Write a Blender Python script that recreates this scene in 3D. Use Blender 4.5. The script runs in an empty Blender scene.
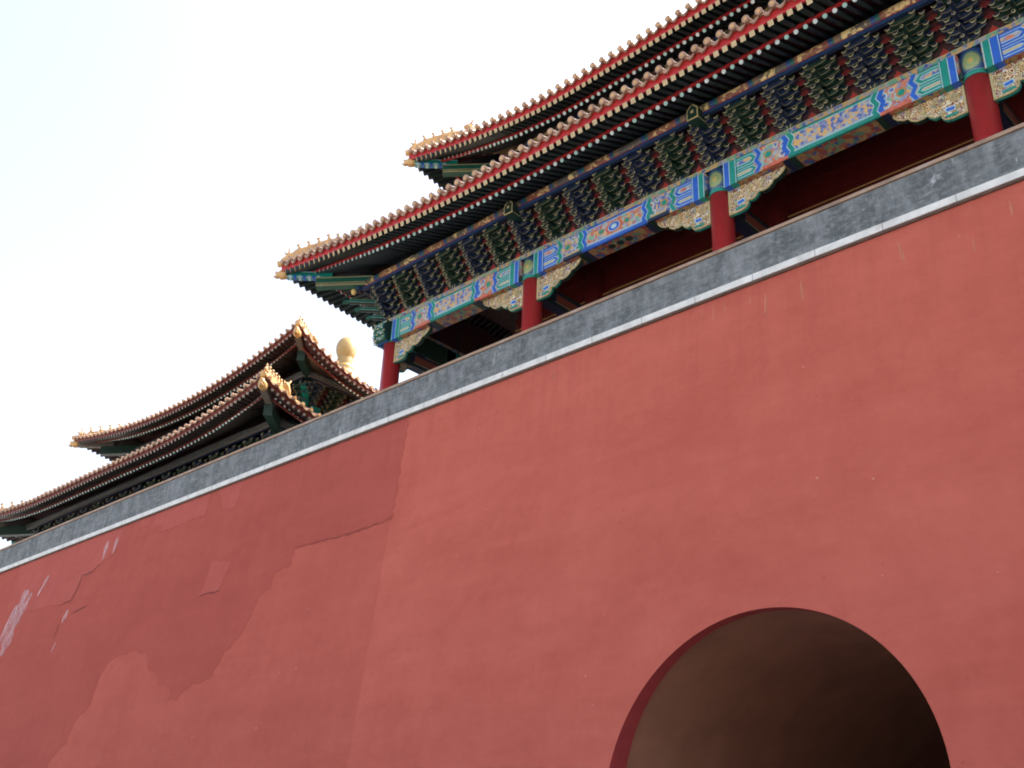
import bpy, bmesh, math, random
from mathutils import Vector as V, Matrix
R = random.Random(7)
scene = bpy.context.scene
col = scene.collection

# ------------------------------------------------------------------ camera
YAW, PITCH, ROLL = -0.77155106, 0.45799539, 0.04353711
FWD = V((math.sin(YAW)*math.cos(PITCH), math.cos(YAW)*math.cos(PITCH), math.sin(PITCH)))
r0 = V((math.cos(YAW), -math.sin(YAW), 0)); u0 = r0.cross(FWD)
RGT = math.cos(ROLL)*r0 + math.sin(ROLL)*u0
UPV = -math.sin(ROLL)*r0 + math.cos(ROLL)*u0
cd = bpy.data.cameras.new('camera'); cam = bpy.data.objects.new('camera', cd); col.objects.link(cam)
mw = Matrix(((RGT.x, UPV.x, -FWD.x), (RGT.y, UPV.y, -FWD.y), (RGT.z, UPV.z, -FWD.z))).to_4x4()
mw.translation = V((0, 0, 1.6)); cam.matrix_world = mw
cd.sensor_width = 36; cd.lens = 1100*36/1024; cd.clip_end = 5000; cd.clip_start = 0.1
scene.camera = cam

# ------------------------------------------------------------------ light
SUN_EL, SUN_AZ = math.radians(48), math.radians(36)      # azimuth from +Y towards +X: behind the hall, to the right
w = bpy.data.worlds.new('World'); scene.world = w; w.use_nodes = True
nt = w.node_tree; bg = nt.nodes['Background']
sky = nt.nodes.new('ShaderNodeTexSky'); sky.sky_type = 'NISHITA'; sky.sun_disc = False
sky.sun_elevation = SUN_EL; sky.sun_rotation = SUN_AZ
sky.air_density = 1.0; sky.dust_density = 6.0; sky.ozone_density = 1.0; sky.altitude = 50
hz = nt.nodes.new('ShaderNodeHueSaturation'); hz.inputs['Saturation'].default_value = 0.68
nt.links.new(sky.outputs[0], hz.inputs['Color']); nt.links.new(hz.outputs[0], bg.inputs['Color'])
bg.inputs['Strength'].default_value = 0.15
sd = bpy.data.lights.new('sun', 'SUN'); sun = bpy.data.objects.new('sun', sd); col.objects.link(sun)
sd.energy = 2.0; sd.angle = math.radians(4); sd.color = (1, .95, .86)
sdir = V((math.sin(SUN_AZ)*math.cos(SUN_EL), math.cos(SUN_AZ)*math.cos(SUN_EL), math.sin(SUN_EL)))
sun.rotation_euler = sdir.to_track_quat('Z', 'Y').to_euler()
sun.location = (0, 0, 60)
vs = scene.view_settings
vs.view_transform = 'Standard'; vs.look = 'None'; vs.gamma = 1; vs.use_curve_mapping = False
vs.exposure = 1.90
scene.render.engine = 'CYCLES'
scene.cycles.max_bounces = 8; scene.cycles.diffuse_bounces = 5; scene.cycles.transparent_max_bounces = 12
scene.cycles.use_denoising = True
scene.cycles.pixel_filter_type = 'BLACKMAN_HARRIS'; scene.cycles.filter_width = 1.9

# ------------------------------------------------------------------ materials
MAT = {}
def newmat(name):
    m = bpy.data.materials.new(name); m.use_nodes = True; MAT[name] = m
    t = m.node_tree; return m, t, t.nodes['Principled BSDF']
def nd(t, typ, **kw):
    n = t.nodes.new(typ)
    for k, v in kw.items():
        if k.startswith('i_'):
            key = k[2:]; key = int(key) if key.isdigit() else key
            n.inputs[key].default_value = v
        else: setattr(n, k, v)
    return n
def coords(t, scale=(1, 1, 1), loc=(0, 0, 0)):
    tc = nd(t, 'ShaderNodeTexCoord'); mp = nd(t, 'ShaderNodeMapping')
    mp.inputs['Scale'].default_value = scale; mp.inputs['Location'].default_value = loc
    t.links.new(tc.outputs['Object'], mp.inputs['Vector']); return mp.outputs[0]
def noise(t, vec, scale, detail=4, rough=.55, dist=0):
    n = nd(t, 'ShaderNodeTexNoise'); n.inputs['Scale'].default_value = scale
    n.inputs['Detail'].default_value = detail; n.inputs['Roughness'].default_value = rough
    n.inputs['Distortion'].default_value = dist
    t.links.new(vec, n.inputs['Vector']); return n.outputs['Fac']
def ramp(t, fac, stops, mode='LINEAR'):
    r = nd(t, 'ShaderNodeValToRGB'); cr = r.color_ramp; cr.interpolation = mode
    while len(cr.elements) > 1: cr.elements.remove(cr.elements[-1])
    cr.elements[0].position = stops[0][0]; cr.elements[0].color = (*stops[0][1], 1)
    for p, c in stops[1:]:
        e = cr.elements.new(p); e.color = (*c, 1)
    t.links.new(fac, r.inputs[0]); return r.outputs[0]
def mixc(t, fac, a, b, mode='MIX'):
    n = nd(t, 'ShaderNodeMix', data_type='RGBA', blend_type=mode)
    for src, i in ((fac, 0), (a, 6), (b, 7)):
        if isinstance(src, (int, float)): n.inputs[i].default_value = src
        elif isinstance(src, tuple): n.inputs[i].default_value = (*src, 1)
        else: t.links.new(src, n.inputs[i])
    return n.outputs[2]
def mth(t, op, a, b=0.0):
    n = nd(t, 'ShaderNodeMath', operation=op)
    for src, i in ((a, 0), (b, 1)):
        if isinstance(src, (int, float)): n.inputs[i].default_value = src
        else: t.links.new(src, n.inputs[i])
    return n.outputs[0]
def bump(t, b, h, strength, dist=.02):
    n = nd(t, 'ShaderNodeBump'); n.inputs['Strength'].default_value = strength; n.inputs['Distance'].default_value = dist
    t.links.new(h, n.inputs['Height']); t.links.new(n.outputs[0], b.inputs['Normal'])
def sc(c, k): return tuple(min(1, x*k) for x in c)
def plain(name, c, rough=.6, var=.2, scale=5, metal=0, bmp=0):
    m, t, b = newmat(name); v = coords(t)
    n = noise(t, v, scale, 5)
    t.links.new(ramp(t, n, [(.25, sc(c, 1-var)), (.75, sc(c, 1+var))]), b.inputs['Base Color'])
    b.inputs['Roughness'].default_value = rough; b.inputs['Metallic'].default_value = metal
    if bmp: bump(t, b, n, bmp)
    return m

def plaster(name, lo, hi, mottled=1.0):
    m, t, b = newmat(name); v = coords(t); vz = coords(t, (1.0, 1, .16)); vx = coords(t, (.3, 1, 1.4))
    big = noise(t, v, .35, 6, .6, .6); streak = noise(t, vz, 1.6, 5, .6); trowel = noise(t, vx, 1.1, 6, .65, .4)
    fine = noise(t, v, 14, 6, .7); mid = noise(t, v, 3.2, 8, .7, .3)
    s = mth(t, 'ADD', mth(t, 'MULTIPLY', big, .40), mth(t, 'ADD', mth(t, 'MULTIPLY', streak, .12), mth(t, 'ADD', mth(t, 'MULTIPLY', trowel, .32), mth(t, 'MULTIPLY', mid, .28))))
    c = ramp(t, s, [(.36, lo), (.56, sc(lo, .5*mottled+.5) if mottled < 1 else tuple((a+b_)/2 for a, b_ in zip(lo, hi))), (.76, hi)])
    spots = ramp(t, noise(t, v, 5, 3, .5), [(.70, (0, 0, 0)), (.78, (1, 1, 1))])
    bw = nd(t, 'ShaderNodeRGBToBW'); t.links.new(spots, bw.inputs[0])
    c = mixc(t, mth(t, 'MULTIPLY', bw.outputs[0], .14), c, sc(lo, .75))
    t.links.new(c, b.inputs['Base Color']); b.inputs['Roughness'].default_value = .92
    b.inputs['Specular IOR Level'].default_value = .25
    pit = ramp(t, noise(t, v, 9, 2, .5), [(.735, (0, 0, 0)), (.76, (1, 1, 1))]); bw2 = nd(t, 'ShaderNodeRGBToBW'); t.links.new(pit, bw2.inputs[0])
    chip = ramp(t, noise(t, coords(t, (1, 1, 1), (9, 2, 5)), 7, 2, .5), [(.775, (0, 0, 0)), (.79, (1, 1, 1))]); bw3 = nd(t, 'ShaderNodeRGBToBW'); t.links.new(chip, bw3.inputs[0])
    sz = nd(t, 'ShaderNodeSeparateXYZ'); tcz = nd(t, 'ShaderNodeTexCoord'); gz = nd(t, 'ShaderNodeNewGeometry'); t.links.new(gz.outputs['Position'], sz.inputs[0])
    hm = nd(t, 'ShaderNodeMapRange'); hm.inputs['From Min'].default_value = 10.2; hm.inputs['From Max'].default_value = 13.9; t.links.new(sz.outputs[2], hm.inputs['Value'])
    run = ramp(t, noise(t, coords(t, (2.6, 1, .10), (3, 1, 0)), 1.7, 6, .7), [(.46, (0, 0, 0)), (.68, (1, 1, 1))]); bw4 = nd(t, 'ShaderNodeRGBToBW'); t.links.new(run, bw4.inputs[0])
    c = mixc(t, mth(t, 'MULTIPLY', mth(t, 'MULTIPLY', bw4.outputs[0], hm.outputs[0]), .20), c, sc(lo, .72))
    c = mixc(t, mth(t, 'MULTIPLY', bw2.outputs[0], .35), c, sc(lo, .6)); c = mixc(t, mth(t, 'MULTIPLY', bw3.outputs[0], .45), c, (.6, .33, .28)); t.links.new(c, b.inputs['Base Color'])
    bump(t, b, mth(t, 'ADD', mth(t, 'MULTIPLY', fine, .35), mth(t, 'MULTIPLY', trowel, 1.0)), .35, .02)
plaster('plaster_new', (.362, .072, .048), (.490, .122, .086))
plaster('plaster_mid', (.335, .065, .044), (.445, .106, .074))
plaster('plaster_old', (.290, .053, .037), (.395, .085, .061))
plaster('plaster_light', (.315, .062, .047), (.415, .095, .072))
plain('plaster_reveal', (.30, .03, .03), .8, .15, 3)
plain('crack', (.15, .03, .026), .95, .2, 20)
def streak(name, c, dens):
    m, t, b = newmat(name); v = coords(t, (5.5, 1, .45)); n = noise(t, v, 2.2, 6, .75)
    b.inputs['Base Color'].default_value = (*c, 1); b.inputs['Roughness'].default_value = .95
    a = ramp(t, n, [(.36, (0, 0, 0)), (.62, (dens,)*3)])
    bw = nd(t, 'ShaderNodeRGBToBW'); t.links.new(a, bw.inputs[0]); t.links.new(bw.outputs[0], b.inputs['Alpha'])
streak('lime_streak', (.62, .38, .38), .8)
streak('rust_streak', (.62, .22, .13), .75)

def brick():
    m, t, b = newmat('grey_brick')
    tc = nd(t, 'ShaderNodeTexCoord'); sep = nd(t, 'ShaderNodeSeparateXYZ'); cmb = nd(t, 'ShaderNodeCombineXYZ')
    t.links.new(tc.outputs['Object'], sep.inputs[0]); t.links.new(mth(t, 'ADD', sep.outputs[0], sep.outputs[1]), cmb.inputs[0]); t.links.new(sep.outputs[2], cmb.inputs[1])
    br = nd(t, 'ShaderNodeTexBrick', offset=.5); br.inputs['Scale'].default_value = 1
    br.inputs['Brick Width'].default_value = .58; br.inputs['Row Height'].default_value = .215; br.inputs['Mortar Size'].default_value = .006
    br.inputs['Mortar Smooth'].default_value = .3; br.inputs['Bias'].default_value = 0
    br.inputs['Color1'].default_value = (.105, .115, .116, 1); br.inputs['Color2'].default_value = (.16, .168, .168, 1); br.inputs['Mortar'].default_value = (.055, .06, .06, 1)
    t.links.new(cmb.outputs[0], br.inputs['Vector'])
    v = coords(t); vz = coords(t, (1, 1, .35))
    c = mixc(t, ramp(t, noise(t, v, 1.2, 6, .65, .5), [(.40, (0, 0, 0)), (.60, (.8,)*3)]), br.outputs[0], (.065, .073, .074))
    c = mixc(t, ramp(t, noise(t, vz, 2.6, 6, .7, .3), [(.47, (0, 0, 0)), (.72, (.55,)*3)]), c, (.29, .30, .305))
    c = mixc(t, ramp(t, noise(t, coords(t, (1, 1, .6), (3, 1, 2)), 1.6, 8, .75, .3), [(.63, (0, 0, 0)), (.72, (.75,)*3)]), c, (.54, .55, .55))
    c = mixc(t, ramp(t, noise(t, coords(t, (2.5, 1, .25), (7, 1, 2)), 2, 5, .7), [(.55, (0, 0, 0)), (.72, (.6,)*3)]), c, (.05, .052, .058))
    c = mixc(t, ramp(t, noise(t, coords(t, (.8, 1, 1.6), (1, 4, 2)), 5.5, 8, .75, .4), [(.48, (0, 0, 0)), (.66, (.6,)*3)]), c, (.27, .28, .28))
    t.links.new(c, b.inputs['Base Color']); b.inputs['Roughness'].default_value = .85
    bump(t, b, br.outputs['Fac'], -.4, .01)
brick()
def bandstone():
    m, t, b = newmat('band_stone'); v = coords(t)
    tc = nd(t, 'ShaderNodeTexCoord'); sep = nd(t, 'ShaderNodeSeparateXYZ'); t.links.new(tc.outputs['Object'], sep.inputs[0])
    fr = mth(t, 'FRACT', mth(t, 'MULTIPLY', sep.outputs[0], 1/1.45)); j = mth(t, 'LESS_THAN', fr, .018)
    c = ramp(t, noise(t, v, 2.2, 6, .65), [(.3, (.48, .475, .44)), (.7, (.72, .71, .67))])
    c = mixc(t, mth(t, 'MULTIPLY', j, .6), c, (.2, .19, .18))
    c = mixc(t, ramp(t, noise(t, v, 1.3, 4, .6), [(.62, (0, 0, 0)), (.72, (.5,)*3)]), c, (.34, .25, .2))
    t.links.new(c, b.inputs['Base Color']); b.inputs['Roughness'].default_value = .8
bandstone()
def coping():
    m, t, b = newmat('coping_tile'); v = coords(t, (.6, 1, 1))
    c = ramp(t, noise(t, v, 2.5, 6, .65), [(.3, (.13, .10, .085)), (.5, (.30, .185, .11)), (.7, (.34, .27, .22))])
    t.links.new(c, b.inputs['Base Color']); b.inputs['Roughness'].default_value = .6
coping()
plain('band_shadow_brown', (.10, .055, .04), .9, .3, 4)
plain('vault_plaster', (.35, .15, .088), .9, .18, 1.2, bmp=.1)
def paving():
    m, t, b = newmat('paving'); v = coords(t)
    br = nd(t, 'ShaderNodeTexBrick'); br.inputs['Scale'].default_value = 1; br.inputs['Brick Width'].default_value = .9; br.inputs['Row Height'].default_value = .5; br.inputs['Mortar Size'].default_value = .01
    br.inputs['Color1'].default_value = (.28, .27, .25, 1); br.inputs['Color2'].default_value = (.36, .35, .33, 1); br.inputs['Mortar'].default_value = (.15, .145, .14, 1)
    t.links.new(v, br.inputs['Vector'])
    t.links.new(mixc(t, mth(t, 'MULTIPLY', noise(t, v, .6, 6), .5), br.outputs[0], (.22, .215, .2)), b.inputs['Base Color']); b.inputs['Roughness'].default_value = .85
paving()
plain('column_red', (.36, .026, .026), .38, .10, 4)
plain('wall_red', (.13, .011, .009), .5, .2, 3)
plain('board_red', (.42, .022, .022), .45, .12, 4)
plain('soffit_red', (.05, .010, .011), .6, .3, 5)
plain('rafter_green', (.007, .017, .016), .5, .3, 6)
plain('rafter_blue', (.007, .011, .018), .5, .3, 6)
plain('teal', (.005, .24, .19), .45, .15, 8)
plain('blue', (.018, .11, .50), .45, .15, 8)
plain('deep_blue', (.010, .022, .058), .5, .25, 8)
plain('mid_blue', (.016, .048, .14), .5, .25, 8)
plain('ochre', (.42, .23, .07), .5, .25, 9)
plain('dim_red', (.13, .012, .012), .5, .25, 8)
plain('hip_green', (.006, .095, .068), .5, .2, 8)
plain('deep_green', (.008, .032, .022), .5, .25, 8)
plain('pale_line', (.42, .58, .64), .5, .1, 8)
plain('gold', (.80, .55, .20), .38, .25, 14, metal=.15)
plain('gold_line', (.46, .38, .19), .5, .2, 14)
plain('cream_gold', (.46, .39, .21), .45, .15, 14)
plain('gold_ink', (.24, .20, .10), .5, .2, 14)
plain('dull_square', (.27, .215, .17), .55, .2, 14)
plain('rafter_brown', (.035, .027, .022), .6, .3, 6)
plain('beam_brown', (.13, .11, .09), .6, .3, 6)
plain('dim_salmon', (.20, .055, .035), .6, .3, 9)
plain('salmon', (.52, .13, .075), .5, .3, 12)
plain('dull_teal', (.012, .085, .07), .5, .3, 6)
plain('flame_red', (.33, .028, .022), .5, .2, 9)
plain('dot_white', (.72, .80, .80), .4, .08, 9)
plain('dot_green', (.42, .66, .60), .4, .08, 9)
plain('cushion_dark', (.05, .035, .03), .6, .3, 6)
def glaze(name, lo, hi, rough):
    m, t, b = newmat(name); v = coords(t); n = noise(t, v, 2.2, 6, .65); f = noise(t, v, 22, 3)
    c = ramp(t, mth(t, 'ADD', mth(t, 'MULTIPLY', n, .7), mth(t, 'MULTIPLY', f, .3)), [(.35, lo), (.65, hi)])
    t.links.new(c, b.inputs['Base Color']); b.inputs['Roughness'].default_value = rough; bump(t, b, f, .25, .01)
glaze('glazed_tile', (.22, .115, .07), (.46, .28, .18), .3)
glaze('glazed_gold', (.40, .20, .06), (.66, .40, .15), .28)
glaze('tile_bed', (.20, .12, .06), (.34, .22, .11), .45)
glaze('gilt', (.32, .20, .065), (.46, .31, .12), .42)
plain('gold_square', (.47, .345, .19), .5, .25, 20)
def floral(name, cols, scale, dark=1.0):
    m, t, b = newmat(name); v = coords(t)
    nz = nd(t, 'ShaderNodeTexNoise'); nz.inputs['Scale'].default_value = scale*.35; t.links.new(v, nz.inputs['Vector'])
    vv = nd(t, 'ShaderNodeVectorMath', operation='MULTIPLY_ADD'); t.links.new(nz.outputs['Color'], vv.inputs[0]); vv.inputs[1].default_value = (.5/scale*4,)*3; t.links.new(v, vv.inputs[2])
    vo = nd(t, 'ShaderNodeTexVoronoi'); vo.inputs['Scale'].default_value = scale; t.links.new(vv.outputs[0], vo.inputs['Vector'])
    sp = nd(t, 'ShaderNodeSeparateXYZ'); t.links.new(vo.outputs['Color'], sp.inputs[0])
    c = ramp(t, sp.outputs[0], [(i/len(cols), sc(x, dark)) for i, x in enumerate(cols)], 'CONSTANT')
    ring = mth(t, 'SINE', mth(t, 'MULTIPLY', vo.outputs['Distance'], 16.0))
    g = ramp(t, ring, [(.45, (0, 0, 0)), (.6, (1, 1, 1))])
    bw = nd(t, 'ShaderNodeRGBToBW'); t.links.new(g, bw.inputs[0])
    c = mixc(t, mth(t, 'MULTIPLY', bw.outputs[0], .30), c, sc((.46, .42, .33), dark))
    t.links.new(c, b.inputs['Base Color']); b.inputs['Roughness'].default_value = .5
SAL, OCH, PAL, LIL, BLU, GRN, RED = (.55, .17, .10), (.62, .38, .13), (.38, .40, .41), (.24, .26, .42), (.04, .11, .40), (.14, .40, .26), (.48, .07, .05)
floral('floral_blue', [BLU, OCH, LIL, BLU, PAL, OCH, LIL], 12.5)
floral('floral_red', [SAL, PAL, GRN, LIL, SAL, OCH, RED, PAL, LIL], 12)
floral('floral_strip', [OCH, LIL, BLU, GRN, OCH, PAL], 10, .72)
floral('floral_dark', [SAL, OCH, BLU, RED, OCH, GRN], 9, .6)
def carved():
    m, t, b = newmat('carved_scroll'); v = coords(t)
    nz = nd(t, 'ShaderNodeTexNoise'); nz.inputs['Scale'].default_value = 4; t.links.new(v, nz.inputs['Vector'])
    vv = nd(t, 'ShaderNodeVectorMath', operation='MULTIPLY_ADD'); t.links.new(nz.outputs['Color'], vv.inputs[0]); vv.inputs[1].default_value = (.16,)*3; t.links.new(v, vv.inputs[2])
    vo = nd(t, 'ShaderNodeTexVoronoi'); vo.inputs['Scale'].default_value = 8.5; t.links.new(vv.outputs[0], vo.inputs['Vector'])
    fr = mth(t, 'FRACT', mth(t, 'MULTIPLY', vo.outputs['Distance'], 3.4))
    sp = nd(t, 'ShaderNodeSeparateXYZ'); t.links.new(vo.outputs['Color'], sp.inputs[0])
    leaf = ramp(t, sp.outputs[1], [(0, (.72, .60, .34)), (.34, (.66, .62, .46)), (.64, (.34, .46, .34)), (.74, (.36, .36, .46)), (.82, (.70, .52, .22))], 'CONSTANT')
    c = mixc(t, ramp(t, fr, [(.22, (1, 1, 1)), (.32, (0, 0, 0)), (.82, (0, 0, 0)), (.9, (1, 1, 1))]), leaf, (.20, .032, .024))
    t.links.new(c, b.inputs['Base Color']); b.inputs['Roughness'].default_value = .5
    bump(t, b, fr, .6, .03)
carved()
def purlin_paint(name, off):
    # painted purlin: gilded panels between blue and green separators, one repeat per 2.2 m along the beam
    m, t, b = newmat(name); tc = nd(t, 'ShaderNodeTexCoord'); sep = nd(t, 'ShaderNodeSeparateXYZ'); t.links.new(tc.outputs['Object'], sep.inputs[0])
    fr = mth(t, 'FRACT', mth(t, 'ADD', mth(t, 'MULTIPLY', sep.outputs[0], 1/2.223), off))
    c = ramp(t, fr, [(0, (.20, .12, .07)), (.06, (.10, .085, .07)), (.42, (.02, .06, .20)), (.47, (.01, .10, .08)), (.52, (.22, .075, .045)), (.93, (.02, .06, .20)), (.97, (.01, .10, .08))], 'CONSTANT')
    v = coords(t, (1, 1, .8))
    n1 = noise(t, v, 4.5, 3, .6, 1.2)
    pan = ramp(t, fr, [(.08, (0, 0, 0)), (.10, (1, 1, 1)), (.38, (1, 1, 1)), (.40, (0, 0, 0)), (.55, (0, 0, 0)), (.57, (.8,)*3), (.90, (.8,)*3), (.92, (0, 0, 0))])
    g = ramp(t, n1, [(.50, (0, 0, 0)), (.55, (1,)*3)])
    c = mixc(t, mixc(t, 1.0, pan, g, 'MULTIPLY'), c, (.74, .56, .24))
    t.links.new(c, b.inputs['Base Color']); b.inputs['Roughness'].default_value = .4
purlin_paint('purlin_paint', 0.0); purlin_paint('band_paint', .5)
def faded_frieze():
    m, t, b = newmat('faded_frieze'); v = coords(t, (1, 1, 1.4))
    c = ramp(t, noise(t, v, 5, 4, .6, .8), [(.35, (.03, .045, .05)), (.47, (.075, .055, .04)), (.55, (.035, .06, .075)), (.66, (.12, .10, .065))])
    t.links.new(c, b.inputs['Base Color']); b.inputs['Roughness'].default_value = .6
faded_frieze()
def medallion():
    m, t, b = newmat('medallion'); tc = nd(t, 'ShaderNodeTexCoord')
    mp = nd(t, 'ShaderNodeMapping'); mp.inputs['Scale'].default_value = (1, 0, .85); t.links.new(tc.outputs['Object'], mp.inputs[0])
    ln = nd(t, 'ShaderNodeVectorMath', operation='LENGTH'); t.links.new(mp.outputs[0], ln.inputs[0])
    d = mth(t, 'ADD', ln.outputs['Value'], mth(t, 'MULTIPLY', mth(t, 'SUBTRACT', noise(t, coords(t), 14, 3), .5), .07))
    c = ramp(t, d, [(0, (.55, .33, .09)), (.05, (.45, .36, .11)), (.10, (.20, .32, .14)), (.17, (.34, .34, .16)), (.20, (.09, .22, .16)), (.235, (.03, .08, .22)), (.4, (.03, .09, .28))])
    t.links.new(c, b.inputs['Base Color']); b.inputs['Roughness'].default_value = .45
medallion()

# ------------------------------------------------------------------ mesh builder
WO = {}
class MB:
    def __init__(s): s.v = []; s.f = []; s.m = []; s.sm = []
    def face(s, idx, m, smooth=False): s.f.append(idx); s.m.append(m); s.sm.append(smooth)
    def poly(s, pts, m):
        i = len(s.v); s.v += [V(p) for p in pts]; s.face(list(range(i, i+len(pts))), m)
    def box(s, c, hx, hy, hz, m, ms=None):
        c = V(c); hx = V(hx); hy = V(hy); hz = V(hz); i = len(s.v)
        for a in (-1, 1):
            for b in (-1, 1):
                for d in (-1, 1): s.v.append(c+a*hx+b*hy+d*hz)
        q = [(0, 1, 3, 2), (4, 6, 7, 5), (0, 4, 5, 1), (2, 3, 7, 6), (0, 2, 6, 4), (1, 5, 7, 3)]   # -x +x -y +y -z +z
        for k, f in enumerate(q): s.face([i+j for j in f], (ms or {}).get(k, m))
    def bx(s, x0, x1, y0, y1, z0, z1, m, ms=None):
        s.box(((x0+x1)/2, (y0+y1)/2, (z0+z1)/2), ((x1-x0)/2, 0, 0), (0, (y1-y0)/2, 0), (0, 0, (z1-z0)/2), m, ms)
    def taper(s, c, bx_, by, tx, ty, z0, z1, m):
        i = len(s.v); c = V(c)
        for (hx, hy, z) in ((bx_, by, z0), (tx, ty, z1)):
            for a, b in ((-1, -1), (1, -1), (1, 1), (-1, 1)): s.v.append(c+V((a*hx, b*hy, z)))
        s.face([i, i+3, i+2, i+1], m); s.face([i+4, i+5, i+6, i+7], m)
        for k in range(4): s.face([i+k, i+(k+1) % 4, i+4+(k+1) % 4, i+4+k], m)
    def prism(s, pts, ext, m, ms=None):
        pts = [V(p) for p in pts]; ext = V(ext); i = len(s.v); n = len(pts)
        s.v += pts; s.v += [p+ext for p in pts]
        s.face(list(range(i, i+n)), m); s.face(list(range(i+2*n-1, i+n-1, -1)), m)
        for k in range(n): s.face([i+k, i+(k+1) % n, i+n+(k+1) % n, i+n+k], ms or m)
    def tube(s, pts, r, n, m, cap=True, smooth=True, a0=0, a1=2*math.pi, mc=None):
        pts = [V(p) for p in pts]; i0 = len(s.v); full = abs(a1-a0-2*math.pi) < 1e-6; nn = n if full else n+1
        for k, p in enumerate(pts):
            d = (pts[min(k+1, len(pts)-1)]-pts[max(k-1, 0)]).normalized()
            x = d.cross(V((0, 0, 1)))
            x = x.normalized() if x.length > 1e-4 else V((1, 0, 0))
            y = x.cross(d); rr = r[k] if isinstance(r, (list, tuple)) else r
            for j in range(nn):
                a = a0+(a1-a0)*j/n; s.v.append(p+rr*(math.cos(a)*x+math.sin(a)*y))
        for k in range(len(pts)-1):
            for j in range(n):
                a = i0+k*nn+j; b = i0+k*nn+(j+1) % nn
                s.face([a, b, b+nn, a+nn], m, smooth)
        if cap:
            s.face([i0+j for j in range(nn)][::-1], mc or m); e = i0+(len(pts)-1)*nn; s.face([e+j for j in range(nn)], mc or m)
    def lathe(s, c, prof, n, m, smooth=True):
        c = V(c); i0 = len(s.v)
        for r, z in prof:
            for j in range(n):
                a = 2*math.pi*j/n; s.v.append(c+V((r*math.cos(a), r*math.sin(a), z)))
        for k in range(len(prof)-1):
            for j in range(n):
                s.face([i0+k*n+j, i0+k*n+(j+1) % n, i0+(k+1)*n+(j+1) % n, i0+(k+1)*n+j], m, smooth)
        s.face([i0+j for j in range(n)][::-1], m); e = i0+(len(prof)-1)*n; s.face([e+j for j in range(n)], m)
    def ell(s, c, r, m, n=8, k=6):
        c = V(c); r = r if isinstance(r, (tuple, list)) else (r, r, r)
        prof = [(math.sin(math.pi*i/k), -math.cos(math.pi*i/k)) for i in range(1, k)]
        i0 = len(s.v)
        for a, z in prof:
            for j in range(n):
                t = 2*math.pi*j/n; s.v.append(c+V((r[0]*a*math.cos(t), r[1]*a*math.sin(t), r[2]*z)))
        for q in range(len(prof)-1):
            for j in range(n): s.face([i0+q*n+j, i0+q*n+(j+1) % n, i0+(q+1)*n+(j+1) % n, i0+(q+1)*n+j], m, True)
        b = len(s.v); s.v += [c-V((0, 0, r[2])), c+V((0, 0, r[2]))]; e = i0+(len(prof)-1)*n
        for j in range(n):
            s.face([b, i0+(j+1) % n, i0+j], m, True); s.face([b+1, e+j, e+(j+1) % n], m, True)
    def build(s, name, parent=None, origin=(0, 0, 0), rot=0, local=False, kind=None, recalc=True):
        """local=True: vertices are already relative to origin (in the rotated frame); else world coordinates."""
        o = V(origin); me = bpy.data.meshes.new(name)
        vs_ = s.v if local else [p-o for p in s.v]
        me.from_pydata([tuple(p) for p in vs_], [], s.f)
        keys = list(dict.fromkeys(s.m))
        for k in keys: me.materials.append(MAT[k])
        ix = {k: i for i, k in enumerate(keys)}
        me.polygons.foreach_set('material_index', [ix[k] for k in s.m]); me.polygons.foreach_set('use_smooth', s.sm)
        if recalc:
            b = bmesh.new(); b.from_mesh(me); bmesh.ops.recalc_face_normals(b, faces=b.faces); b.to_mesh(me); b.free()
        me.update()
        return place(name, me, parent, o, rot, kind)
def place(name, me, parent, o, rot=0, kind=None):
    ob = bpy.data.objects.new(name, me); col.objects.link(ob)
    ob.rotation_euler = (0, 0, rot); WO[ob.name] = V(o)
    if parent is not None:
        ob.parent = parent; ob.location = V(o)-WO[parent.name]
    else: ob.location = V(o)
    if kind: ob['kind'] = kind
    return ob
def thing(name, label, cat, loc):
    o = bpy.data.objects.new(name, None); col.objects.link(o); o.location = loc; WO[o.name] = V(loc)
    o['label'] = label; o['category'] = cat; o['kind'] = 'thing'; o.empty_display_size = .5
    return o

# ------------------------------------------------------------------ ground
g = MB(); g.poly([(-1500, -1500, 0), (1500, -1500, 0), (1500, 1500, 0), (-1500, 1500, 0)], 'paving')
g.build('ground', kind='structure')

# ------------------------------------------------------------------ red platform wall with its archway
WY0, WB, WTOP = 16.2, .1, 13.95
WX0, WX1, SEAM = -80.0, 34.0, -20.95
ACX, ACZ, AR = -10.11, 3.58, 3.23
def wy(z): return WY0+WB*z
wall = thing('palace_wall', 'long red plastered palace wall with grey brick parapet and a dark arched gateway', 'wall', (ACX, 17, 0))
NA = 64
arc = [(ACX+AR*math.cos(math.pi*(1-i/NA)), ACZ+AR*math.sin(math.pi*(1-i/NA))) for i in range(NA+1)]
outline = [(ACX-AR, 0.0)]+arc+[(ACX+AR, 0.0)]
def P3(x, z, off=0): return V((x, wy(z)-off, z))
m = MB()
def wgrid(xs, zs, mat):
    for a, b in zip(xs, xs[1:]):
        for c, d in zip(zs, zs[1:]): m.poly([P3(a, c), P3(b, c), P3(b, d), P3(a, d)], mat)
wgrid([WX0, -50, SEAM], [0, WTOP], 'plaster_mid')
wgrid([SEAM, ACX-AR-.0], [0, ACZ], 'plaster_new'); wgrid([SEAM, ACX-AR], [ACZ, WTOP], 'plaster_new')
wgrid([ACX+AR, WX1], [0, ACZ], 'plaster_new'); wgrid([ACX+AR, WX1], [ACZ, WTOP], 'plaster_new')
for (xa, za), (xb, zb) in zip(arc, arc[1:]):
    m.poly([P3(xa, za), P3(xb, zb), P3(xb, WTOP), P3(xa, WTOP)], 'plaster_new')
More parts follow.
